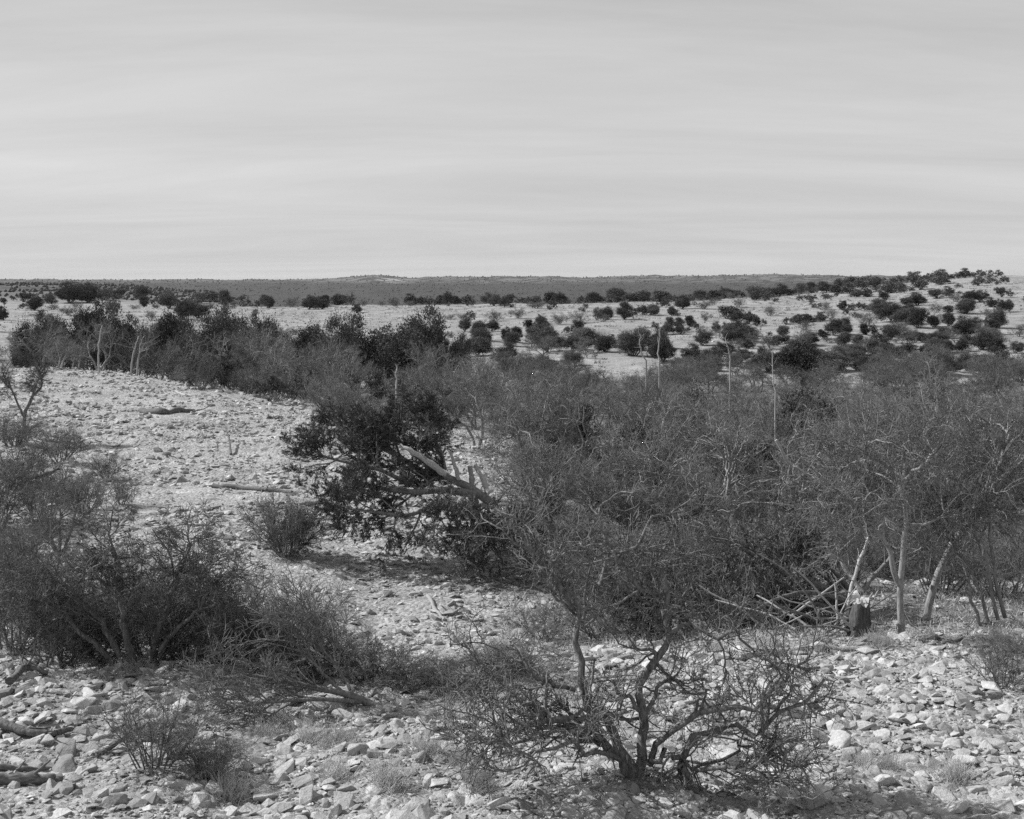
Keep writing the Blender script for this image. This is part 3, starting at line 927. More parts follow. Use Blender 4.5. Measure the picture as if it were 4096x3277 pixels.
# ------------------------------------------------------------------ tree belt beyond the stony crest (dark junipers, bare trees in front)
BELT = [(28, 345, 30, 38), (48, 352, 40, 40), (72, 348, 36, 34), (92, 352, 40, 52), (112, 348, 44, 56), (128, 350, 40, 50), (150, 358, 36, 44), (170, 362, 44, 58), (190, 362, 40, 48), (205, 356, 40, 52), (222, 360, 42, 56), (245, 362, 44, 58), (262, 352, 36, 50), (285, 362, 40, 44), (312, 358, 44, 46), (332, 352, 44, 46), (352, 350, 40, 44), (380, 364, 66, 64), (408, 366, 60, 62), (432, 362, 46, 54), (440, 345, 30, 30), (462, 342, 26, 26), (36, 335, 26, 26), (480, 350, 22, 20), (512, 346, 18, 16), (548, 352, 34, 26), (572, 350, 20, 16), (606, 352, 24, 18), (632, 356, 34, 28), (662, 362, 30, 30), (690, 360, 22, 18), (716, 366, 28, 20), (742, 362, 18, 16), (766, 372, 34, 24), (800, 384, 56, 44), (828, 372, 36, 24), (856, 366, 22, 18), (880, 372, 28, 20), (912, 370, 20, 16), (940, 374, 40, 26), (968, 368, 24, 18), (992, 374, 40, 28)]
for _ in range(40):
    k = float(_cr.uniform(14, 34))
    BELT.append((float(_cr.uniform(476, 1012)), float(_cr.uniform(336, 374)), k, k * float(_cr.uniform(0.5, 0.85))))
BELT.sort()
for i, (px, py, w, h) in enumerate(BELT):
    d = float(rng.uniform(86, 102)) if px < 470 else float(rng.uniform(80, 105))
    if px > 470:
        d = hit(px, py, 76.0)[1]
    x = (px - CX) / FPX * d
    zg = hz(x, d)
    ztop = CAMZ - (py - h - HOR) / FPX * d
    hh = max(ztop - zg, 1.5)
    ww = w * d / FPX
    v = [0, 2, 4, 5][int(rng.integers(0, 4))]
    where = 'behind the stony crest' if px < 470 else 'behind the grey thicket'
    plant('juniper_tree', ('jun', v), JUN[v], 'bark_mid', 'juniper' if px < 470 or i % 3 else 'oak', f'{"tall dark" if px < 470 else "spreading"} juniper in the belt {where}, {ordn(i)} from the left', 'juniper', (x, d, zg - 0.1), float(rng.uniform(0, 6.28)), (ww * 1.3, ww * 1.3, hh * float(rng.uniform(0.72, 1.04))) if px < 470 else (ww * 1.25, ww * 1.2, hh), 'dark junipers in the belt')

BARE = [(40, 76, 4.2), (75, 80, 3.6), (100, 78, 4.4), (136, 78, 4.2), (160, 79, 3.6), (235, 70, 4.6), (262, 70, 4.0), (292, 68, 4.6), (318, 66, 4.0), (345, 64, 3.4), (60, 72, 2.6), (205, 72, 3.2), (395, 66, 3.4), (420, 62, 3.6), (178, 80, 4.6), (250, 82, 5.0), (300, 80, 4.8), (335, 78, 4.8), (358, 82, 4.6), (445, 78, 4.8), (462, 72, 4.4), (430, 84, 4.6)]
BARE.sort()
for i, (px, d, hh) in enumerate(BARE):
    x = (px - CX) / FPX * d
    v = i % 5
    plant('bare_tree', ('mesq', v), MESQ[v], 'bark_pale', 'twig_pale' if i % 2 else 'twig_mid', f'bare grey tree in front of the dark juniper belt, {ordn(i)} from the left', 'tree', (x, d, hz(x, d)), float(rng.uniform(0, 6.28)), hh / 4.1, 'bare trees before the belt')

# grey scrub between the thicket and the flat
MID = sorted((float(rng.uniform(455, 1030)), float(rng.uniform(76, 165)), float(rng.uniform(1.6, 3.2))) for _ in range(64))
MID = sorted(MID + [(float(rng.uniform(440, 1030)), float(rng.uniform(78, 106)), float(rng.uniform(2.3, 3.4))) for _ in range(52)])
for i, (px, d, hh) in enumerate(MID):
    x = (px - CX) / FPX * d
    v = int(rng.integers(0, 5))
    s_ = hh / 4.1
    plant('scrub_tree', ('mesq', v), MESQ[v], 'bark_mid', 'twig_mid', f'low grey bare scrub tree behind the thicket, {ordn(i)} from the left', 'tree', (x, d, hz(x, d) - 0.05), float(rng.uniform(0, 6.28)), (s_ * 1.3, s_ * 1.3, s_), 'grey scrub behind the thicket')

LEFT = sorted((float(rng.uniform(-5, 330)), float(rng.uniform(102, 210)), float(rng.uniform(1.8, 3.2))) for _ in range(30))
for i, (px, d, hh) in enumerate(LEFT):
    x = (px - CX) / FPX * d
    v = int(rng.integers(0, 5))
    s_ = hh / 4.1
    plant('scrub_tree', ('mesq', v), MESQ[v], 'bark_mid', 'twig_mid', f'low grey bare scrub tree behind the left juniper belt, {ordn(i)} from the left', 'tree', (x, d, hz(x, d) - 0.05), float(rng.uniform(0, 6.28)), (s_ * 1.3, s_ * 1.3, s_), 'grey scrub behind the left belt')

# brush along the far foot of the crest
for i, px in enumerate(range(186, 452, 15)):
    d = float(rng.uniform(58, 66)) if px < 320 else float(rng.uniform(50, 60))
    x = (px - CX) / FPX * d
    v = i % 4
    pale = i % 3 == 0
    plant('brush_shrub', ('shrubpale' if pale else 'shrubdark', v), SHRUB[v], 'bark_pale' if pale else 'bark_dark', 'twig_pale' if pale else 'twig_dark', f'{"pale dead" if pale else "dark"} brush shrub beyond the stony slope, {ordn(i)} from left', 'shrub', (x, d, hz(x, d)), float(rng.uniform(0, 6.28)), (1.05, 1.05, float(rng.uniform(0.7, 1.1))), 'brush along the far slope foot', ('stems', 'crown'))

# ------------------------------------------------------------------ grey mesquite thicket, middle and right
ROWS = [('back row', 64, 76, 425, 1045, 27, 4.3), ('fourth row', 53, 62, 440, 1045, 31, 4.3), ('third row', 42, 51, 485, 1050, 40, 4.2), ('second row', 33, 40, 525, 1050, 52, 4.2), ('front row', 25, 30, 565, 1055, 78, 3.8)]
for rname, d0, d1, u0, u1, stepu, hh in ROWS:
    k = 0
    for px in np.arange(u0, u1, stepu):
        d = float(rng.uniform(d0, d1))
        px = float(px + rng.uniform(-0.3, 0.3) * stepu)
        x = (px - CX) / FPX * d
        v = int(rng.integers(0, 5))
        s = hh / 4.1 * float(rng.uniform(0.86, 1.12)) 
        zg_ = hz(x, d)
        tp = np.interp(px, [425, 520, 600, 680, 760, 1040], [341, 345, 354, 361, 367, 371]) + rng.uniform(0, 10)
        s = min(s, max((CAMZ - (tp - HOR) / FPX * d - zg_) / 4.0, 0.4))
        pale = rng.uniform() < 0.55
        plant('mesquite_tree', ('mesqp' if pale else 'mesq', v), MESQ[v], 'bark_pale', 'twig_pale' if pale else 'twig_mid', f'leafless grey mesquite in the thicket, {rname}, {ordn(k)} from the left', 'mesquite', (x, d, hz(x, d)), float(rng.uniform(0, 6.28)), (s, s, s * float(rng.uniform(0.92, 1.08))), 'mesquites of the grey thicket')
        k += 1

for i, (px, d, w, hh) in enumerate([(575, 44, 2.2, 2.4), (640, 36, 2.4, 2.2), (700, 47, 2.6, 2.8), (752, 33, 2.6, 2.4), (800, 44, 3.0, 3.0), (850, 36, 2.2, 2.0), (930, 40, 2.6, 2.6), (990, 33, 2.2, 2.2)]):
    x = (px - CX) / FPX * d
    plant('juniper_tree', ('jun', i % 6), JUN[i % 6], 'bark_mid', 'juniper', f'dark juniper half hidden inside the grey thicket, {ordn(i)} from the left', 'juniper', (x, d, hz(x, d) - 0.05), float(rng.uniform(0, 6.28)), (w, w, hh), 'junipers inside the thicket')

# ------------------------------------------------------------------ hand-set trees


def stems_from_px(paths, d, n=14):
    """paths: [([(px,py,dd)...], r0, r1)] -> arrays of world polylines, dd = offset in depth"""
    P, R = [], []
    for pts, r0, r1 in paths:
        w = [W(a, b, d + c) for a, b, c in pts]
        P.append(bezier(w, n))
        R.append(np.linspace(r0, r1, n))
    return np.array(P), np.array(R)


def hero(name, label, cat, paths, d, base_px, plan, seed, tm, cm, wobble=0.012, leaf=None):
    rg = np.random.default_rng(seed)
    d = hit(*base_px)[1] if d < 40 else d
    bx_, by_ = (base_px[0] - CX) / FPX * d, d
    bz_ = hz(bx_, by_)
    P, R = stems_from_px(paths, d)
    R = R * (0.82 if d < 14 else 1.0)
    P[:, 1:] += rg.standard_normal(P[:, 1:].shape) * wobble
    P = P - np.array([bx_, by_, bz_])
    t, c, last = woody(seed, (P, R), plan, sides=(8, 6, 4, 3, 3))
    e = thing(name, label, cat, (bx_, by_, bz_))
    obj('trunk', mesh_np('trunk', t[0], t[1], tm), e)
    obj('crown', mesh_np('crown', c[0], c[1], cm), e)
    if leaf:
        pts = np.concatenate([p[:, -1] for p, r in last])
        pts = pts[rg.uniform(size=len(pts)) < leaf[0]]
        m = leaf[1]
        C = np.repeat(pts, m, 0) + rg.standard_normal((len(pts) * m, 3)) * 0.018
        V, F = leaf_tris(rg, C, rg.standard_normal((len(C), 3)) + np.array([0, 0, 0.3]), leaf[2], leaf[3])
        obj('leaves', mesh_np('leaves', V, F, leaf[4], False), e)
    return e


HP = [dict(k=7, tmin=0.2, a0=0.5, a1=1.3, l0=0.40, l1=0.95, rmin=0.009, rmax=0.026, n=8, g=0.36, up=0.05, flat=0.2),
      dict(k=5, tmin=0.15, a0=0.5, a1=1.2, l0=0.28, l1=0.62, rmin=0.006, n=5, g=0.34, up=0.03),
      dict(k=5, tmin=0.1, a0=0.5, a1=1.2, l0=0.10, l1=0.28, rmin=0.0036, n=3, g=0.25, up=0.03),
      dict(k=3, tmin=0.1, a0=0.5, a1=1.3, l0=0.03, l1=0.09, rmin=0.0026, n=1, g=0.1)]
hero('mesquite_tree', 'large dark gnarled mesquite with spreading limbs alone in the stony foreground', 'mesquite', [
    ([(636, 778, 0), (612, 752, -0.05), (592, 735, -0.1), (570, 725, -0.15), (548, 716, -0.2), (532, 712, -0.25)], 0.062, 0.03),
    ([(636, 772, 0), (618, 735, 0.05), (600, 716, 0.1), (586, 702, 0.1), (578, 672, 0.15), (573, 640, 0.2), (580, 618, 0.2), (574, 596, 0.25)], 0.06, 0.03),
    ([(636, 784, 0), (645, 752, 0.0), (640, 728, 0.1), (646, 704, 0.05), (641, 684, 0.1), (655, 662, 0.1), (668, 640, 0.15), (660, 612, 0.2), (668, 590, 0.2), (655, 570, 0.2)], 0.066, 0.028),
    ([(650, 760, -0.1), (668, 755, -0.1), (685, 762, -0.1), (692, 778, -0.15)], 0.03, 0.034),
    ([(690, 782, 0), (685, 755, 0), (700, 735, 0), (728, 727, 0), (755, 735, -0.1), (775, 715, -0.1), (805, 700, -0.1), (830, 682, 0)], 0.045, 0.016),
    ([(650, 765, 0), (672, 730, -0.1), (705, 715, -0.2), (745, 705, -0.3), (780, 690, -0.3), (792, 672, -0.3), (820, 668, -0.3)], 0.04, 0.014),
    ([(600, 745, 0), (575, 742, -0.3), (548, 730, -0.4), (520, 742, -0.5), (500, 750, -0.6)], 0.03, 0.014),
    ([(575, 690, 0.1), (545, 680, 0), (520, 668, 0), (490, 672, 0), (460, 660, 0)], 0.026, 0.012),
    ([(664, 640, 0.15), (690, 620, 0), (715, 640, -0.1), (738, 630, -0.1), (752, 660, -0.1)], 0.028, 0.012),
    ([(620, 760, -0.1), (590, 752, -0.4), (560, 745, -0.6), (530, 752, -0.7), (495, 742, -0.8), (462, 735, -0.8)], 0.03, 0.012),
    ([(548, 716, -0.2), (525, 700, -0.2), (500, 690, -0.1), (478, 700, -0.1), (452, 690, -0.1)], 0.026, 0.011),
    ([(700, 770, -0.3), (735, 765, -0.5), (765, 772, -0.6), (795, 762, -0.6)], 0.026, 0.011),
    ([(574, 610, 0.25), (560, 585, 0.2), (540, 565, 0.2), (520, 535, 0.2), (508, 515, 0.2)], 0.03, 0.013),
    ([(600, 585, 0.4), (610, 560, 0.4), (640, 545, 0.4), (655, 520, 0.4), (690, 505, 0.4)], 0.032, 0.013),
    ([(660, 600, 0.2), (640, 585, 0.3), (622, 560, 0.3), (605, 540, 0.3), (598, 512, 0.3)], 0.034, 0.014),
    ([(690, 770, 0.2), (720, 760, 0.2), (745, 740, 0.2), (762, 760, 0.2), (790, 745, 0.3)], 0.024, 0.010),
], 12.55, (638, 778), HP, 901, 'bark_dark', 'twig_dark', 0.028, (0.3, 3, 0.03, 0.005, 'juniper'))

GP = [dict(k=8, tmin=0.45, a0=0.4, a1=1.1, l0=0.7, l1=1.3, rmin=0.009, rmax=0.026, n=7, g=0.30, up=0.03),
      dict(k=6, tmin=0.15, a0=0.5, a1=1.2, l0=0.4, l1=0.75, rmin=0.0055, n=5, g=0.32, up=0.03),
      dict(k=7, tmin=0.1, a0=0.5, a1=1.2, l0=0.18, l1=0.4, rmin=0.004, n=3, g=0.25, up=0.03),
      dict(k=5, tmin=0.1, a0=0.5, a1=1.3, l0=0.06, l1=0.16, rmin=0.003, n=1, g=0.1)]
hero('mesquite_tree', 'pale straight-trunked mesquite forking low, just right of the splintered stump', 'mesquite', [
    ([(903, 640, 0), (900, 615, 0), (901, 585, 0), (903, 550, 0), (906, 515, 0.1), (901, 490, 0.1), (906, 465, 0.2), (900, 440, 0.2)], 0.052, 0.022),
    ([(901, 588, 0), (893, 566, -0.1), (887, 545, -0.1), (873, 528, -0.2), (858, 515, -0.3), (845, 490, -0.3)], 0.042, 0.02),
    ([(903, 500, 0), (890, 470, 0.3), (868, 455, 0.3), (850, 445, 0.4)], 0.03, 0.014),
    ([(905, 480, 0), (920, 468, -0.2), (932, 455, -0.2), (940, 440, -0.2)], 0.03, 0.014),
], 18.9, (903, 638), GP, 902, 'bark_pale', 'twig_mid')
hero('mesquite_tree', 'thick leaning mesquite trunk slanting up to the right edge beside the pale straight trunk', 'mesquite', [
    ([(926, 622, 0), (932, 590, 0), (944, 560, 0), (958, 535, 0), (976, 508, 0), (990, 485, 0), (1002, 460, 0), (1010, 435, 0)], 0.062, 0.03),
    ([(944, 558, 0), (958, 520, 0.3), (948, 495, 0.4), (942, 470, 0.5), (952, 448, 0.5)], 0.035, 0.014),
    ([(985, 492, 0), (1012, 470, -0.3), (1030, 455, -0.3), (1045, 440, -0.3)], 0.04, 0.016),
], 19.4, (926, 620), GP, 903, 'bark_pale', 'twig_mid')
hero('mesquite_tree', 'cluster of thin pale leaning stems at the far right edge', 'mesquite', [
    ([(983, 632, 0), (972, 600, 0), (962, 560, 0.1), (950, 525, 0.2), (945, 500, 0.2)], 0.03, 0.015),
    ([(988, 622, 0), (975, 580, 0.1), (955, 545, 0.2), (935, 530, 0.3)], 0.03, 0.015),
    ([(1005, 618, 0), (995, 575, 0), (990, 530, 0.1), (988, 490, 0.1), (995, 455, 0.2)], 0.032, 0.015),
    ([(998, 620, 0), (985, 560, 0), (970, 520, 0.2), (962, 470, 0.2)], 0.03, 0.012),
], 20.2, (990, 625), GP, 904, 'bark_mid', 'twig_mid')
hero('bare_tree', 'crooked dark little tree at the left edge, leaning over the stony crest', 'tree', [
    ([(24, 436, 0), (25, 415, 0), (33, 395, 0), (36, 382, 0), (46, 372, 0)], 0.07, 0.03),
    ([(33, 396, 0), (42, 385, 0.2), (38, 370, 0.3), (30, 358, 0.3)], 0.04, 0.018),
    ([(25, 418, 0), (16, 400, 0), (10, 385, 0), (2, 372, 0)], 0.04, 0.018),
], 42.0, (24, 432), [dict(a, l0=a['l0'] * 0.8, l1=a['l1'] * 0.8) for a in GP], 905, 'bark_dark', 'twig_mid')

# pale dead poles standing in the thicket
POLES = [([(646, 365, 0), (641, 348, 0), (639, 332, 0)], 60, 'pale dead pole with a bent tip above the thicket, left of the forked one'),
         ([(659, 362, 0), (659, 345, 0), (661, 328, 0)], 60, 'pale dead pole with broken tip above the thicket, right beside the bent pole'),
         ([(777, 445, 0), (776, 405, 0), (774, 380, 0), (771, 352, 0)], 40, 'tall thin dead pole rising from the thicket in front of a dark juniper'),
         ([(730, 366, 0), (729, 352, 0), (725, 338, 0)], 58, 'short pale forked snag above the thicket, between the tall pole and the paired poles'),
         ([(99, 369, 0), (98, 352, 0), (99, 338, 0), (102, 326, 0)], 73, 'straight pale trunk standing alone behind the left of the stony crest'),
         ([(131, 368, 0), (134, 352, 0), (138, 336, 0)], 73, 'left of two pale leaning trunks behind the stony crest'),
         ([(137, 366, 0), (140, 350, 0), (144, 336, 0)], 73, 'right of two pale leaning trunks behind the stony crest'),
         ([(397, 388, 0), (397, 375, 0), (397, 365, 0)], 52, 'short grey post-like dead trunk at the right end of the far brush')]
for pts, d, lab in POLES:
    P, R = stems_from_px([(pts, 0.048 * d / 65, 0.02 * d / 65)], d, 9)
    P[:, 1:] += rng.standard_normal(P[:, 1:].shape) * 0.03
    x0, y0, _ = P[0, 0]
    z0 = hz(x0, y0)
    P[0, 0, 2] = min(P[0, 0, 2], z0 - 0.05)
    P = P - np.array([x0, y0, z0])
    pos, D, L, r = spawn(rng, P, R, 7, 0.3, 0.5, 1.1, 0.2, 0.6, 0.5)
    p2, r2 = grow(rng, pos, D, L, r, r * 0.4, 4, 0.25, 0.05)
    e = thing('dead_snag', lab, 'snag', (x0, y0, z0))
    obj('trunk', mesh_np('trunk', *tubes(P, R, 6), 'palewood'), e)
    for q in range(len(p2)):
        obj('twig', mesh_np('twig', *tubes(p2[q:q + 1], r2[q:q + 1], 4), 'palewood'), e)

# ------------------------------------------------------------------ brush of the left and middle ground
BR = [  # px, d, width scale, height scale, tone
    (55, 16.0, 1.3, 0.95, 'm'), (15, 17.0, 1.3, 1.4, 'm'), (98, 16.6, 1.3, 1.0, 'd'), (150, 16.0, 1.3, 1.05, 'm'), (195, 16.4, 1.4, 1.1, 'm'), (172, 17.6, 1.3, 1.2, 'm'), (230, 16.0, 1.2, 0.95, 'd'),
    (262, 16.2, 1.2, 0.95, 'm'), (295, 15.8, 1.1, 0.75, 'd'), (335, 15.7, 1.1, 0.55, 'm'), (375, 15.4, 1.0, 0.45, 'd'), (412, 15.0, 0.9, 0.34, 'd'), (452, 14.9, 0.9, 0.32, 'm'), (490, 14.9, 0.9, 0.34, 'd'), (520, 15.2, 0.9, 0.34, 'd'),
    (75, 19.0, 1.2, 0.8, 'm'), (25, 20.5, 1.4, 1.3, 'm'), (125, 19.0, 0.8, 0.7, 'm'),
    (-10, 27.0, 1.5, 1.5, 'd'), (40, 28.0, 1.4, 1.2, 'm'), (82, 29.5, 1.1, 0.85, 'd'), (20, 33.0, 1.5, 1.3, 'd'), (108, 34.0, 0.8, 0.7, 'd'), (60, 37.0, 1.4, 1.0, 'm'), (15, 41.0, 1.5, 1.1, 'd'),
    (540, 24.0, 1.1, 0.9, 'm'), (580, 21.5, 1.2, 0.9, 'm'), (620, 23.0, 1.3, 1.2, 'd'), (665, 21.5, 1.3, 1.3, 'd'), (705, 22.5, 1.3, 1.3, 'd'), (745, 21.0, 1.3, 1.2, 'd'), (790, 22.0, 1.3, 1.3, 'm'), (640, 20.0, 1.1, 0.8, 'd'), (720, 19.6, 1.0, 0.7, 'd'), (775, 20.0, 0.9, 0.7, 'd'), (845, 22.5, 1.3, 1.2, 'm'), (880, 24.5, 1.3, 1.3, 'd'), (940, 22.5, 1.2, 1.1, 'd'), (965, 26.0, 1.4, 1.3, 'd'), (1000, 21.8, 1.2, 1.0, 'd'), (1020, 24.0, 1.4, 1.3, 'm'), (915, 28.0, 1.4, 1.3, 'd'), (830, 27.0, 1.4, 1.3, 'd'), (760, 26.5, 1.4, 1.4, 'd'), (690, 27.5, 1.4, 1.4, 'd'), (630, 28.0, 1.4, 1.4, 'd'), (580, 27.0, 1.3, 1.2, 'm'),
    (600, 34.0, 1.6, 1.5, 'd'), (660, 35.0, 1.6, 1.5, 'd'), (720, 34.0, 1.6, 1.5, 'd'), (780, 35.0, 1.6, 1.5, 'd'), (840, 34.0, 1.6, 1.5, 'd'), (900, 35.0, 1.6, 1.5, 'd'), (960, 34.0, 1.6, 1.5, 'd'), (550, 37.0, 1.5, 1.3, 'd'),
    (545, 19.0, 0.8, 0.5, 'm'), (500, 26.5, 0.9, 0.7, 'm'), (540, 29.0, 1.1, 0.9, 'm'), (598, 19.2, 0.9, 0.6, 'd')]
zones = {}
for a in BR:
    px, d = a[0], a[1]
    z = 'the brush band below the stony slope' if px < 530 and d < 24 else 'the left-edge brush beside the slope' if px < 200 else 'the undergrowth below the thicket'
    zones.setdefault(z, []).append(a)
for z, lst in zones.items():
    lst.sort()
    for i, (px, d, ws, hs_, kind) in enumerate(lst):
        x = (px - CX) / FPX * d
        v = int(rng.integers(0, 4))
        plant('brush_shrub', ('shrubdark' if kind == 'd' else 'shrubmid', v), SHRUB[v], 'bark_dark' if kind == 'd' else 'bark_mid', 'twig_dark' if kind == 'd' else 'twig_mid', f'twiggy shrub in {z}, {ordn(i)} from left', 'shrub', (x, d, hz(x, d)), float(rng.uniform(0, 6.28)), (ws * 0.72, ws * 0.72, hs_ * 0.75), 'twiggy brush shrubs', ('stems', 'crown'))
SPEC = [(287, 25.0, 0.85, 0.85, 'd', 'dense rounded dark bush standing alone on the stony slope'),
        (155, 12.15, 0.58, 0.48, 'd', 'small sparse dark bush among the foreground stones at lower left'),
        (208, 12.1, 0.48, 0.38, 'd', 'smaller sparse bush touching the right side of the lower left bush'),
        (1003, 14.9, 0.5, 0.45, 'd', 'sparse dark bush on the stones at the right edge'),
        (122, 30.5, 0.4, 0.5, 'd', 'little dark tussock bush at the upper left of the stony slope')]
for px, d, ws, hs_, kind, lab in SPEC:
    x = (px - CX) / FPX * d
    v = int(rng.integers(0, 4))
    plant('bush', ('shrubdark', v), DENSE if d > 20 and px > 200 else SHRUB[v], 'bark_dark', 'twig_dark', lab, 'bush', (x, d, hz(x, d)), float(rng.uniform(0, 6.28)), (ws, ws, hs_), None, ('stems', 'crown'))
for i, (px, d, s_) in enumerate(sorted([(40, 17.4, 0.38), (88, 17.0, 0.36), (165, 17.0, 0.42), (205, 17.0, 0.40), (250, 16.6, 0.30), (14, 22.0, 0.5), (60, 25.0, 0.5)])):
    x = (px - CX) / FPX * d
    v = (i * 2) % 5
    plant('mesquite_sapling', ('mesqd', v), MESQ[v], 'bark_mid', 'twig_mid', f'crooked bare mesquite sapling poking from the left brush, {ORD[i]} from left', 'mesquite', (x, d, hz(x, d)), float(rng.uniform(0, 6.28)), (s_, s_, s_), 'saplings in the left brush')
# bare tree rising from the dark brush band
LP = [dict(a, l0=a['l0'] * 0.75, l1=a['l1'] * 0.75) for a in GP]
hero('mesquite_tree', 'dark many-stemmed mesquite rising from the brush band at lower left', 'mesquite', [
    ([(132, 662, 0), (126, 630, 0), (122, 600, 0), (118, 570, 0.1), (112, 545, 0.1)], 0.055, 0.022),
    ([(150, 655, 0), (160, 625, 0), (170, 598, 0.1), (178, 575, 0.1), (190, 545, 0.2)], 0.045, 0.018),
    ([(160, 650, 0), (180, 625, -0.1), (198, 610, -0.2), (215, 580, -0.2)], 0.035, 0.015),
    ([(120, 655, 0), (100, 620, -0.1), (80, 600, -0.2), (62, 580, -0.2)], 0.04, 0.016),
    ([(110, 660, 0), (85, 635, -0.2), (55, 610, -0.3), (30, 600, -0.3)], 0.035, 0.015),
], 16.0, (138, 668), LP, 906, 'bark_dark', 'twig_dark')

# ------------------------------------------------------------------ felled juniper and the cut wood round it


def felled(name, label, paths, d, base_px, seed, nleaf, tm='bark_mid', leafmat='juniper_cut', plan=None, llen=0.065, lw=0.0085):
    rg = np.random.default_rng(seed)
    bx_, by_ = (base_px[0] - CX) / FPX * d, d
    bz_ = hz(bx_, by_)
    P, R = stems_from_px(paths, d)
    gz = height(P[..., 0], P[..., 1])
    P[..., 2] = np.maximum(P[..., 2], gz + 0.03)
    P = P - np.array([bx_, by_, bz_])
    plan = plan or [dict(k=11, tmin=0.2, a0=0.4, a1=1.1, l0=0.6, l1=1.2, rmin=0.009, rmax=0.03, n=6, g=0.2, up=0.06, flat=0.1),
                    dict(k=8, tmin=0.15, a0=0.4, a1=1.0, l0=0.25, l1=0.55, rmin=0.005, n=4, g=0.2, up=0.03),
                    dict(k=5, tmin=0.15, a0=0.4, a1=1.0, l0=0.12, l1=0.26, rmin=0.003, n=2, g=0.2, up=0.0)]
    t, c, last = woody(seed, (P, R), plan, sides=(8, 5, 3, 3), split=1)
    e = thing(name, label, 'juniper', (bx_, by_, bz_))
    obj('trunk', mesh_np('trunk', t[0], t[1], tm), e)
    tag(obj('branches', mesh_np('branches', c[0], c[1], 'twig_dark'), e), kind='stuff')
    p = np.concatenate([q for q, r in last])
    n = len(p)
    f = rg.uniform(0, 1, (n, nleaf, 1))
    C = p[:, None, 0] * (1 - f) + p[:, None, -1] * f
    dirs = norm(p[:, -1] - p[:, 0])[:, None, :] + rg.standard_normal((n, nleaf, 3)) * 0.45
    V, F = leaf_tris(rg, C.reshape(-1, 3) + rg.standard_normal((n * nleaf, 3)) * 0.012, dirs.reshape(-1, 3), llen, lw)
    obj('crown', mesh_np('crown', V, F, leafmat, False), e)
    return e


felled('felled_juniper', 'dark felled juniper lying on the stony slope beside the grey thicket', [
    ([(498, 508, 0), (470, 488, 0), (445, 476, 0), (420, 458, 0.2), (395, 440, 0.3), (368, 440, 0.4)], 0.10, 0.03),
    ([(478, 495, 0), (445, 490, -0.4), (415, 492, -0.6), (380, 488, -0.8), (340, 480, -0.9)], 0.09, 0.03),
    ([(430, 480, 0.2), (405, 460, 0.4), (375, 445, 0.5), (350, 432, 0.5), (335, 425, 0.5)], 0.06, 0.02),
    ([(410, 485, -0.2), (380, 470, -0.2), (345, 462, -0.3), (318, 455, -0.3)], 0.05, 0.02),
    ([(440, 500, -0.7), (410, 515, -1.0), (375, 512, -1.2), (345, 508, -1.3)], 0.05, 0.02),
    ([(445, 470, 0.6), (440, 450, 0.7), (430, 432, 0.8), (426, 415, 0.8)], 0.05, 0.02),
    ([(405, 460, 0.7), (385, 445, 0.8), (362, 432, 0.9)], 0.04, 0.02),
], 26.0, (495, 512), 911, 26)
felled('cut_juniper_branch', 'low dark cut juniper boughs at the lower right end of the felled juniper', [
    ([(500, 505, 0), (485, 520, -0.3), (465, 530, -0.6), (445, 528, -0.8)], 0.05, 0.02),
    ([(470, 512, -0.4), (475, 530, -0.9), (490, 540, -1.2), (505, 540, -1.3)], 0.05, 0.02),
    ([(455, 508, -0.3), (450, 525, -0.8), (465, 540, -1.2)], 0.04, 0.015),
], 25.0, (475, 535), 912, 22)
felled('cut_juniper_branch', 'felled juniper heap with drooping foliage left of the splintered stump', [
    ([(850, 610, 0.2), (825, 590, 0.1), (795, 575, 0), (765, 560, 0), (740, 548, 0)], 0.09, 0.03),
    ([(845, 615, 0), (815, 605, -0.3), (785, 605, -0.5), (755, 600, -0.6)], 0.07, 0.02),
    ([(830, 595, 0.2), (810, 575, 0.3), (790, 558, 0.4)], 0.05, 0.02),
    ([(820, 620, -0.2), (795, 622, -0.5), (765, 625, -0.7), (735, 622, -0.8)], 0.05, 0.02),
    ([(850, 590, 0.6), (835, 572, 0.7), (820, 556, 0.8), (800, 545, 0.8)], 0.05, 0.02),
], 19.9, (848, 618), 913, 9, leafmat='dry_cedar')
felled('cut_juniper_branch', 'dark cut juniper heap under the thicket behind the foreground mesquite', [
    ([(700, 640, 0), (680, 615, 0), (655, 600, 0), (630, 590, 0)], 0.06, 0.02),
    ([(705, 640, 0), (725, 615, 0), (745, 600, 0.2), (760, 585, 0.3)], 0.06, 0.02),
    ([(700, 642, 0), (670, 638, -0.4), (640, 636, -0.5)], 0.05, 0.02),
    ([(715, 642, 0), (745, 635, -0.4), (770, 632, -0.5)], 0.05, 0.02),
], 19.6, (702, 640), 914, 14)
felled('cut_juniper_branch', 'dark cut juniper brush at the far right end of the stony crest', [
    ([(330, 398, 0), (310, 392, 0), (285, 390, 0), (262, 388, 0)], 0.08, 0.03),
    ([(345, 400, 0), (365, 392, 0), (385, 392, 0.5)], 0.08, 0.03),
], 57.0, (330, 399), 915, 8, llen=0.14, lw=0.02)
felled('cut_juniper_branch', 'single dark juniper bush lying at the top of the stony crest', [
    ([(212, 382, 0), (204, 374, 0), (196, 372, 0)], 0.08, 0.03),
    ([(212, 382, 0), (216, 374, 0), (222, 370, 0)], 0.08, 0.03),
], 62.0, (210, 383), 916, 8, llen=0.14, lw=0.02)

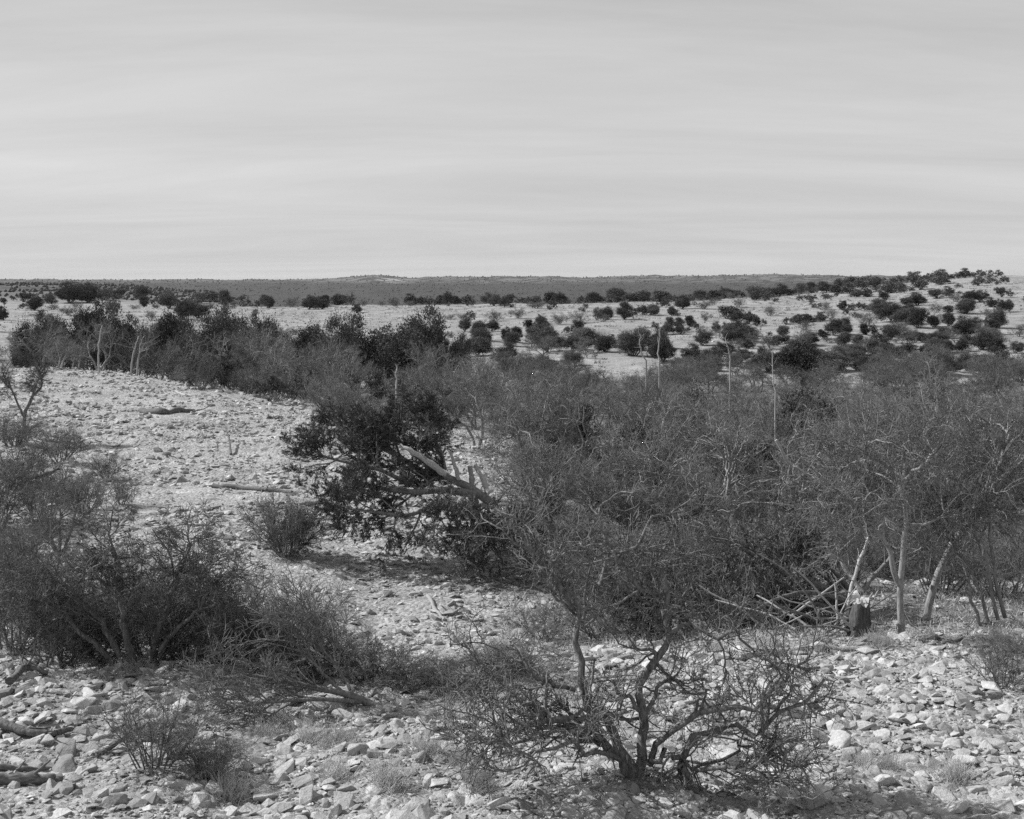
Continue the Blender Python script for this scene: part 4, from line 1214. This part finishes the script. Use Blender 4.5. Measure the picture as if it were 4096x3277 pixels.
# a cut sapling lying on the foreground stones
TW = [dict(k=13, tmin=0.25, a0=0.25, a1=0.7, l0=0.5, l1=1.0, rmin=0.006, rmax=0.014, n=6, g=0.14, up=0.03),
      dict(k=8, tmin=0.2, a0=0.4, a1=0.9, l0=0.2, l1=0.5, rmin=0.0045, n=4, g=0.2, up=0.02),
      dict(k=6, tmin=0.1, a0=0.4, a1=1.0, l0=0.06, l1=0.2, rmin=0.003, n=2, g=0.2, up=0.02)]
hero('cut_sapling', 'cut leafless sapling lying with its twigs fanned out left across the stones', 'fallen branch', [
    ([(372, 705, 0), (345, 694, 0), (318, 688, 0), (285, 682, 0), (250, 676, 0), (215, 678, 0)], 0.045, 0.012),
    ([(360, 702, 0), (330, 700, -0.2), (295, 700, -0.3), (255, 704, -0.4), (215, 712, -0.5)], 0.03, 0.01),
    ([(345, 694, 0), (322, 672, 0.1), (302, 652, 0.1), (285, 630, 0.1)], 0.02, 0.008),
    ([(350, 690, 0), (335, 665, 0.2), (322, 648, 0.2), (315, 625, 0.2)], 0.02, 0.008),
], 14.6, (368, 706), TW, 921, 'bark_mid', 'twig_dark', 0.006)

# ------------------------------------------------------------------ stump, logs, dead branches


def log(name, label, pts, r0, r1, mat, cat, ends='freshcut', n=12, sides=10, seed=1, knots=3, on_ground=True):
    rg = np.random.default_rng(seed)
    P = bezier(pts, n)
    if on_ground:
        P[:, 2] = np.maximum(P[:, 2], height(P[:, 0], P[:, 1]) + np.linspace(r0, r1, n) * 0.75)
    P[1:-1] += rg.standard_normal((n - 2, 3)) * r0 * 0.18
    R = np.linspace(r0, r1, n) * rg.uniform(0.85, 1.12, n)
    base = P[0].copy()
    P = P - base
    V, F = tubes(P[None], R[None], sides)
    V = V + rg.standard_normal(V.shape) * r0 * 0.07
    e = thing(name, label, cat, base)
    parts = [(V, F)]
    if knots:
        pos, D, L, r = spawn(rg, P[None], R[None], knots, 0.2, 0.6, 1.2, r0 * 4, r0 * 10, 0.4)
        p2, r2 = grow(rg, pos, D, L, r, r * 0.4, 4, 0.25, 0.1)
        parts.append(tubes(p2, r2, 5))
    obj('log_body', mesh_np('log_body', *cat_geo(parts), mat), e)
    for k in (0, n - 1):
        q = V[k * sides:(k + 1) * sides]
        c = q.mean(0)
        out = norm((P[0] - P[1]) if k == 0 else (P[-1] - P[-2]))
        vv = np.vstack([q, c + out * 0.15 * R[k]])
        ff = np.array([[i, (i + 1) % sides, sides] for i in range(sides)])
        obj('cut_end', mesh_np('cut_end', vv, ff, ends, False), e)
    return e


def G(px, py, lift=0.0):
    x, y = hit(px, py)
    return (x, y, hz(x, y) + lift)


# splintered stump
sx0, sy0 = hit(858, 634)
sz0 = hz(sx0, sy0)
e = thing('tree_stump', 'upright dark juniper stump with bright splintered cut top, under the right-hand trees', 'stump', (sx0, sy0, sz0))
rg = np.random.default_rng(77)
ns, nl = 18, 8
a = np.linspace(0, 2 * math.pi, ns, endpoint=False)
Vs = []
for k in range(nl):
    t = k / (nl - 1)
    rad = 0.78 * (0.19 - 0.05 * t + 0.05 * (1 - t) ** 3) * (1 + (0.10 + 0.16 * (1 - t) ** 2) * np.sin(5 * a + 0.5 * t) + 0.08 * np.sin(9 * a + 1)) * (1 + rg.normal(0, 0.035, ns))
    Vs.append(np.stack([rad * np.cos(a) + 0.06 * t, rad * np.sin(a), np.full(ns, -0.08 + 0.54 * t) + (0.05 * np.sin(a + 1) + rg.normal(0, 0.03, ns) if k == nl - 1 else 0)], -1))
V = np.concatenate(Vs)
F = np.array([[k * ns + i, k * ns + (i + 1) % ns, (k + 1) * ns + (i + 1) % ns, (k + 1) * ns + i] for k in range(nl - 1) for i in range(ns)])
obj('stump_body', mesh_np('stump_body', V, F, 'stump_bark'), e)
top = Vs[-1]
vv = np.vstack([top, top.mean(0) + np.array([0, 0, 0.02])])
obj('cut_face', mesh_np('cut_face', vv, np.array([[i, (i + 1) % ns, ns] for i in range(ns)]), 'palewood', False), e)
for k in range(6):
    an, rr = rg.uniform(0, 6.28), rg.uniform(0.02, 0.09)
    h = rg.uniform(0.04, 0.13)
    b = np.array([rr * math.cos(an) + 0.06, rr * math.sin(an), 0.43])
    q = np.array([[-0.02, -0.015, 0], [0.02, -0.012, 0], [0, 0.02, 0], [rg.normal(0, 0.015), rg.normal(0, 0.015), h]]) + b
    obj('splinter', mesh_np('splinter', q, np.array([[0, 1, 3], [1, 2, 3], [2, 0, 3], [0, 2, 1]]), 'freshcut', False), e)
log('felled_log', 'felled trunk with bright round cut face resting just behind the stump top', [W(853, 597, 19.35), W(838, 600, 19.7), W(815, 606, 20.2), W(790, 615, 20.8)], 0.13, 0.08, 'bark_dark', 'log', seed=3, on_ground=False)
log('dead_branch', 'pale forked dead branch leaning up across the front of the stump heap', [W(838, 640, 18.8), W(848, 605, 18.9), W(853, 580, 19.0), W(862, 555, 19.1), W(870, 535, 19.1)], 0.035, 0.022, 'palewood', 'branch', 'palewood', seed=4, knots=6, on_ground=False)
log('dead_branch', 'thick pale dead limb slanting down left to the stump', [W(862, 592, 19.4), W(852, 578, 19.5), W(842, 562, 19.6), W(832, 555, 19.7)], 0.05, 0.03, 'palewood', 'branch', 'palewood', seed=5, knots=4, on_ground=False)
log('dead_branch', 'grey dead limb rising to the right from the stump', [W(862, 590, 19.5), W(876, 574, 19.6), W(888, 562, 19.7), W(894, 553, 19.8)], 0.045, 0.025, 'bark_mid', 'branch', 'palewood', seed=6, knots=4, on_ground=False)
log('dead_branch', 'long low dead limb reaching left from the stump heap behind the foreground tree', [W(845, 600, 19.0), W(810, 592, 18.8), W(780, 598, 18.6), W(755, 610, 18.5)], 0.04, 0.02, 'bark_dark', 'branch', 'palewood', seed=61, knots=5, on_ground=False)
pile = thing('brush_pile', 'heap of thin dead sticks on the ground left of the stump', 'brush pile', G(805, 634))
pb = np.array(pile.location)
for k in range(22):
    n = 6
    L = float(rng.uniform(0.5, 1.4))
    an = float(rng.normal(0.5, 0.5))
    D = np.array([[math.cos(an) * float(rng.choice([-1, 1])), float(rng.normal(0, 0.25)), float(rng.uniform(0.0, 0.7))]])
    P0 = np.array([[float(rng.uniform(-0.7, 0.75)), float(rng.uniform(-0.25, 0.4)), 0.0]])
    P0[0, 2] = hz(P0[0, 0] + pb[0], P0[0, 1] + pb[1]) - pb[2] + float(rng.uniform(0.02, 0.25))
    r = float(rng.uniform(0.009, 0.024))
    P, Rr_ = grow(rng, P0, D, np.array([L]), np.array([r]), np.array([r * 0.5]), n, 0.13, 0.0)
    obj('stick', mesh_np('stick', *tubes(P, Rr_, 5), 'palewood' if k % 3 else 'deadwood'), pile)
# wood of the felled juniper
log('dead_branch', 'thick pale upright cut limb at the butt of the felled juniper', [W(478, 515, 26.2), W(474, 490, 26.2), W(470, 466, 26.2)], 0.075, 0.05, 'palewood', 'branch', seed=7, on_ground=False, knots=1)
log('cut_log', 'pale cut log leaning right of the upright limb at the felled juniper', [W(489, 493, 26.0), W(482, 478, 26.3), W(475, 466, 26.5)], 0.065, 0.045, 'palewood', 'log', seed=8, on_ground=False, knots=1)
log('dead_branch', 'pale bare limb running up left through the felled juniper', [W(446, 474, 25.2), W(428, 462, 25.2), W(412, 452, 25.2), W(400, 445, 25.3)], 0.07, 0.045, 'palewood', 'branch', seed=9, on_ground=False, knots=2)
log('dead_branch', 'pale forked limb standing left of the upright cut limb', [W(459, 480, 25.9), W(454, 462, 26.0), W(450, 452, 26.1)], 0.05, 0.03, 'palewood', 'branch', seed=10, on_ground=False, knots=2)
log('cut_log', 'dark cut log lying on the ground to the right of the felled juniper', [G(470, 508), G(492, 505), G(515, 506)], 0.09, 0.06, 'bark_mid', 'log', seed=11)
log('dead_branch', 'twisted dead branch on the ground below the right end of the felled juniper', [G(478, 524, 0.05), G(488, 518, 0.15), G(500, 522, 0.1), G(512, 515, 0.12)], 0.04, 0.02, 'deadwood', 'branch', 'deadwood', seed=12)
# logs on the slope and foreground
log('fallen_log', 'dark fallen log lying across the middle of the stony crest', [G(142, 413), G(158, 413), G(176, 413), G(194, 413)], 0.13, 0.09, 'bark_dark', 'log', 'deadwood', seed=13)
log('fallen_log', 'long thin grey log half hidden behind the round bush on the slope', [G(213, 488), G(240, 490), G(268, 492), G(292, 494)], 0.07, 0.05, 'deadwood', 'log', 'deadwood', seed=14)
log('fallen_pole', 'thin pale pole lying near the top right of the stony crest', [G(176, 392), G(188, 396), G(200, 397)], 0.06, 0.04, 'palewood', 'log', 'palewood', seed=15, knots=0)
log('fallen_pole', 'thin pale pole lying right of the dark log on the crest', [G(224, 398), G(242, 402), G(260, 405)], 0.06, 0.04, 'palewood', 'log', 'palewood', seed=16, knots=0)
log('dead_branch', 'short dark stick on the slope left of the felled juniper', [G(287, 459), G(296, 461), G(306, 462)], 0.04, 0.03, 'bark_dark', 'branch', 'deadwood', seed=17, knots=2)
log('dead_branch', 'dark curved limb on the foreground stones at the left edge', [G(-2, 733, 0.12), G(25, 738, 0.05), G(50, 739, 0.05), G(72, 736, 0.06)], 0.05, 0.03, 'bark_dark', 'branch', 'deadwood', seed=18, knots=2)
log('fallen_log', 'weathered grey log at the lower left edge among foreground stones', [G(-5, 785), G(22, 785), G(48, 784), G(62, 782)], 0.065, 0.045, 'deadwood', 'log', 'deadwood', seed=19, knots=4)
log('fallen_log', 'thin weathered log just above the thick log at the lower left edge', [G(-5, 771), G(25, 772), G(55, 770), G(76, 766)], 0.035, 0.02, 'deadwood', 'log', 'deadwood', seed=20, knots=2)
log('dead_branch', 'thin straight stick lying against the small lower left bush', [G(96, 760, 0.05), G(120, 752, 0.1), G(145, 744, 0.2)], 0.03, 0.018, 'deadwood', 'branch', 'deadwood', seed=21, knots=1)
log('dead_branch', 'dark arched dead limb on the ground at left below the brush edge', [G(10, 690, 0.1), G(25, 678, 0.12), G(48, 677, 0.05)], 0.05, 0.03, 'bark_dark', 'branch', 'deadwood', seed=22, knots=2)
log('fallen_log', 'flat bleached log lying at the near edge of the thicket, left piece', [G(738, 662), G(765, 655), G(790, 654), G(808, 652)], 0.06, 0.04, 'palewood', 'log', 'palewood', seed=23, knots=1)
log('fallen_log', 'flat bleached log lying at the near edge of the thicket, right piece', [G(790, 650), G(815, 650), G(845, 652), G(872, 650)], 0.05, 0.03, 'palewood', 'log', 'palewood', seed=24, knots=2)
log('dead_branch', 'pale bare limb poking out of the brush at far left', [W(55, 556, 20.2), W(64, 575, 20.0), W(76, 590, 19.8)], 0.045, 0.03, 'palewood', 'branch', 'palewood', seed=25, on_ground=False, knots=3)
log('dead_branch', 'pale forked driftwood-like limb at the left edge above the brush band', [W(8, 488, 28), W(30, 478, 28), W(46, 474, 28), W(60, 468, 28)], 0.06, 0.03, 'deadwood', 'branch', 'palewood', seed=26, on_ground=False, knots=5)
log('dead_branch', 'hooked pale dead limb on the slope right of the left-edge brush', [G(85, 515, 0.02), G(88, 505, 0.25), G(86, 496, 0.35), G(78, 495, 0.3)], 0.05, 0.03, 'palewood', 'branch', 'palewood', seed=27, on_ground=False, knots=1)
log('dead_branch', 'short curved dead branch standing on the pale ledge of the slope', [G(231, 455, 0.0), G(229, 448, 0.3), G(226, 443, 0.45)], 0.04, 0.02, 'deadwood', 'branch', 'deadwood', seed=28, on_ground=False, knots=2)
log('dead_branch', 'bleached limb laid among the stones left of the foreground mesquite top', [G(428, 598, 0.03), G(436, 612, 0.03), G(444, 622, 0.03)], 0.04, 0.025, 'palewood', 'branch', 'palewood', seed=29, knots=1)
log('dead_branch', 'pale long bare limb arching through the thicket above the stump heap', [W(776, 440, 24), W(788, 462, 24), W(800, 470, 24), W(820, 480, 24)], 0.035, 0.02, 'palewood', 'branch', 'palewood', seed=30, on_ground=False, knots=7)

# ------------------------------------------------------------------ grass tufts
rg = np.random.default_rng(55)


def tuft_mesh(n, h, spread):
    az = rg.uniform(0, 6.28, n)
    le = rg.uniform(0.05, 0.75, n)
    D = np.stack([np.sin(le) * np.cos(az), np.sin(le) * np.sin(az), np.cos(le)], -1)
    C = np.stack([rg.normal(0, spread, n), rg.normal(0, spread, n), np.full(n, -0.02)], -1)
    P, R = grow(rg, C, D, rg.uniform(0.5, 1.1, n) * h, np.full(n, 0.0022), np.full(n, 0.0006), 3, 0.12, -0.12)
    return mesh_np('blades', *tubes(P, R, 3), 'grass')


TM = [tuft_mesh(260, 0.2, 0.06), tuft_mesh(200, 0.26, 0.05), tuft_mesh(320, 0.17, 0.09)]
TUFTS = [(212, 780, 1.2, 'the largest boulder, on its lower left'), (308, 742, 0.9, 'the gap right above the biggest foreground rock'), (340, 742, 1.1, 'the dark pointed rock, on its left'), (335, 778, 1.1, 'the stones between the big rock and the mesquite'), (388, 788, 1.3, 'the bottom edge, middle left'),
         (265, 735, 0.9, 'the stalks above the small bush'), (425, 755, 1.2, 'the far left twigs of the foreground mesquite'), (460, 765, 1.0, 'the lower left twigs of the foreground mesquite'), (860, 765, 1.0, 'the right end of the mesquite twigs'), (890, 770, 1.1, 'the stones right of the mesquite'),
         (955, 780, 1.2, 'the bottom right stones'), (800, 762, 1.0, 'the right lower limb of the mesquite'), (230, 798, 1.3, 'the bottom edge, lower left'), (480, 792, 1.2, 'the bottom edge, left of the mesquite foot'), (815, 647, 1.3, 'the bleached right log'), (880, 645, 1.2, 'the straight pale trunk foot'), (770, 650, 1.1, 'the bleached left log'), (130, 668, 1.0, 'the dark brush foot at lower left'), (500, 650, 1.0, 'the low brush left of the mesquite crown'), (280, 722, 0.8, 'the cut sapling, just below it')]
for i, (px, py, s, w) in enumerate(TUFTS):
    x, y, z = G(px, py)
    t = thing('grass_tuft', f'pale dry grass tuft by {w}', 'grass', (x, y, z), float(rg.uniform(0, 6)), s * 1.1, 'dry grass tufts')
    tag(obj('blades', TM[i % 3], t), kind='stuff')
# tall stalks
e = thing('grass_stalks', 'tall thin pale grass stalks standing just below the cut sapling', 'grass', G(262, 722))
n = 26
P, R = grow(rg, np.stack([rg.normal(0, 0.12, n), rg.normal(0, 0.05, n), np.zeros(n)], -1), np.stack([rg.normal(0.15, 0.2, n), rg.normal(0, 0.1, n), np.ones(n)], -1), rg.uniform(0.25, 0.55, n), np.full(n, 0.003), np.full(n, 0.001), 4, 0.05, -0.03)
obj('stalks', mesh_np('stalks', *tubes(P, R, 3), 'grass'), e)

# leaf litter and dead twigs under the brush, one mass each
n = 3200
x, y, u = zone(rng, n, 17, 34, 500, 1060)
x2, y2, _ = zone(rng, 700, 16.6, 20, -40, 330)
x, y = np.concatenate([x, x2]), np.concatenate([y, y2])
n = len(x)
D = rng.standard_normal((n, 3)) * np.array([1, 1, 0.25])
P, R = grow(rng, np.stack([x, y, height(x, y) + 0.02], -1), D, rng.uniform(0.15, 0.7, n), np.full(n, 0.007), np.full(n, 0.004), 3, 0.25, 0.0)
tag(obj('twig_litter', mesh_np('twig_litter', *tubes(P, R, 3), 'twig_mid')), 'fallen dead twigs littering the ground under the brush', 'litter', kind='stuff')
n = 7000
x, y, u = zone(rng, n, 16.8, 23, 500, 1060)
LV, LF = leaf_tris(rng, np.stack([x, y, height(x, y)], -1), rng.standard_normal((n, 3)) * 0.6 + np.array([0, 0, 1]), 0.16, 0.006)
tag(obj('dry_grass', mesh_np('dry_grass', LV, LF, 'grass', False)), 'thin dry grass through the brush', 'grass', kind='stuff')

# ------------------------------------------------------------------ thin air haze
hm = bpy.data.materials.new('haze')
hm.use_nodes = True
ht = hm.node_tree
ht.nodes.clear()
ho = nd(ht, 'ShaderNodeOutputMaterial')
pv = nd(ht, 'ShaderNodeVolumePrincipled')
pv.inputs['Color'].default_value = (0.9, 0.9, 0.9, 1)
pv.inputs['Density'].default_value = 0.000026
ht.links.new(pv.outputs[0], ho.inputs['Volume'])
hv = np.array([(a, b, c) for a in (-9500, 9500) for b in (-9500, 9500) for c in (-75, 45)], float)
hf = np.array([[0, 1, 3, 2], [4, 6, 7, 5], [0, 4, 5, 1], [2, 3, 7, 6], [0, 2, 6, 4], [1, 5, 7, 3]])
tag(obj('haze', mesh_np('haze', hv, hf, hm, False)), kind='stuff')
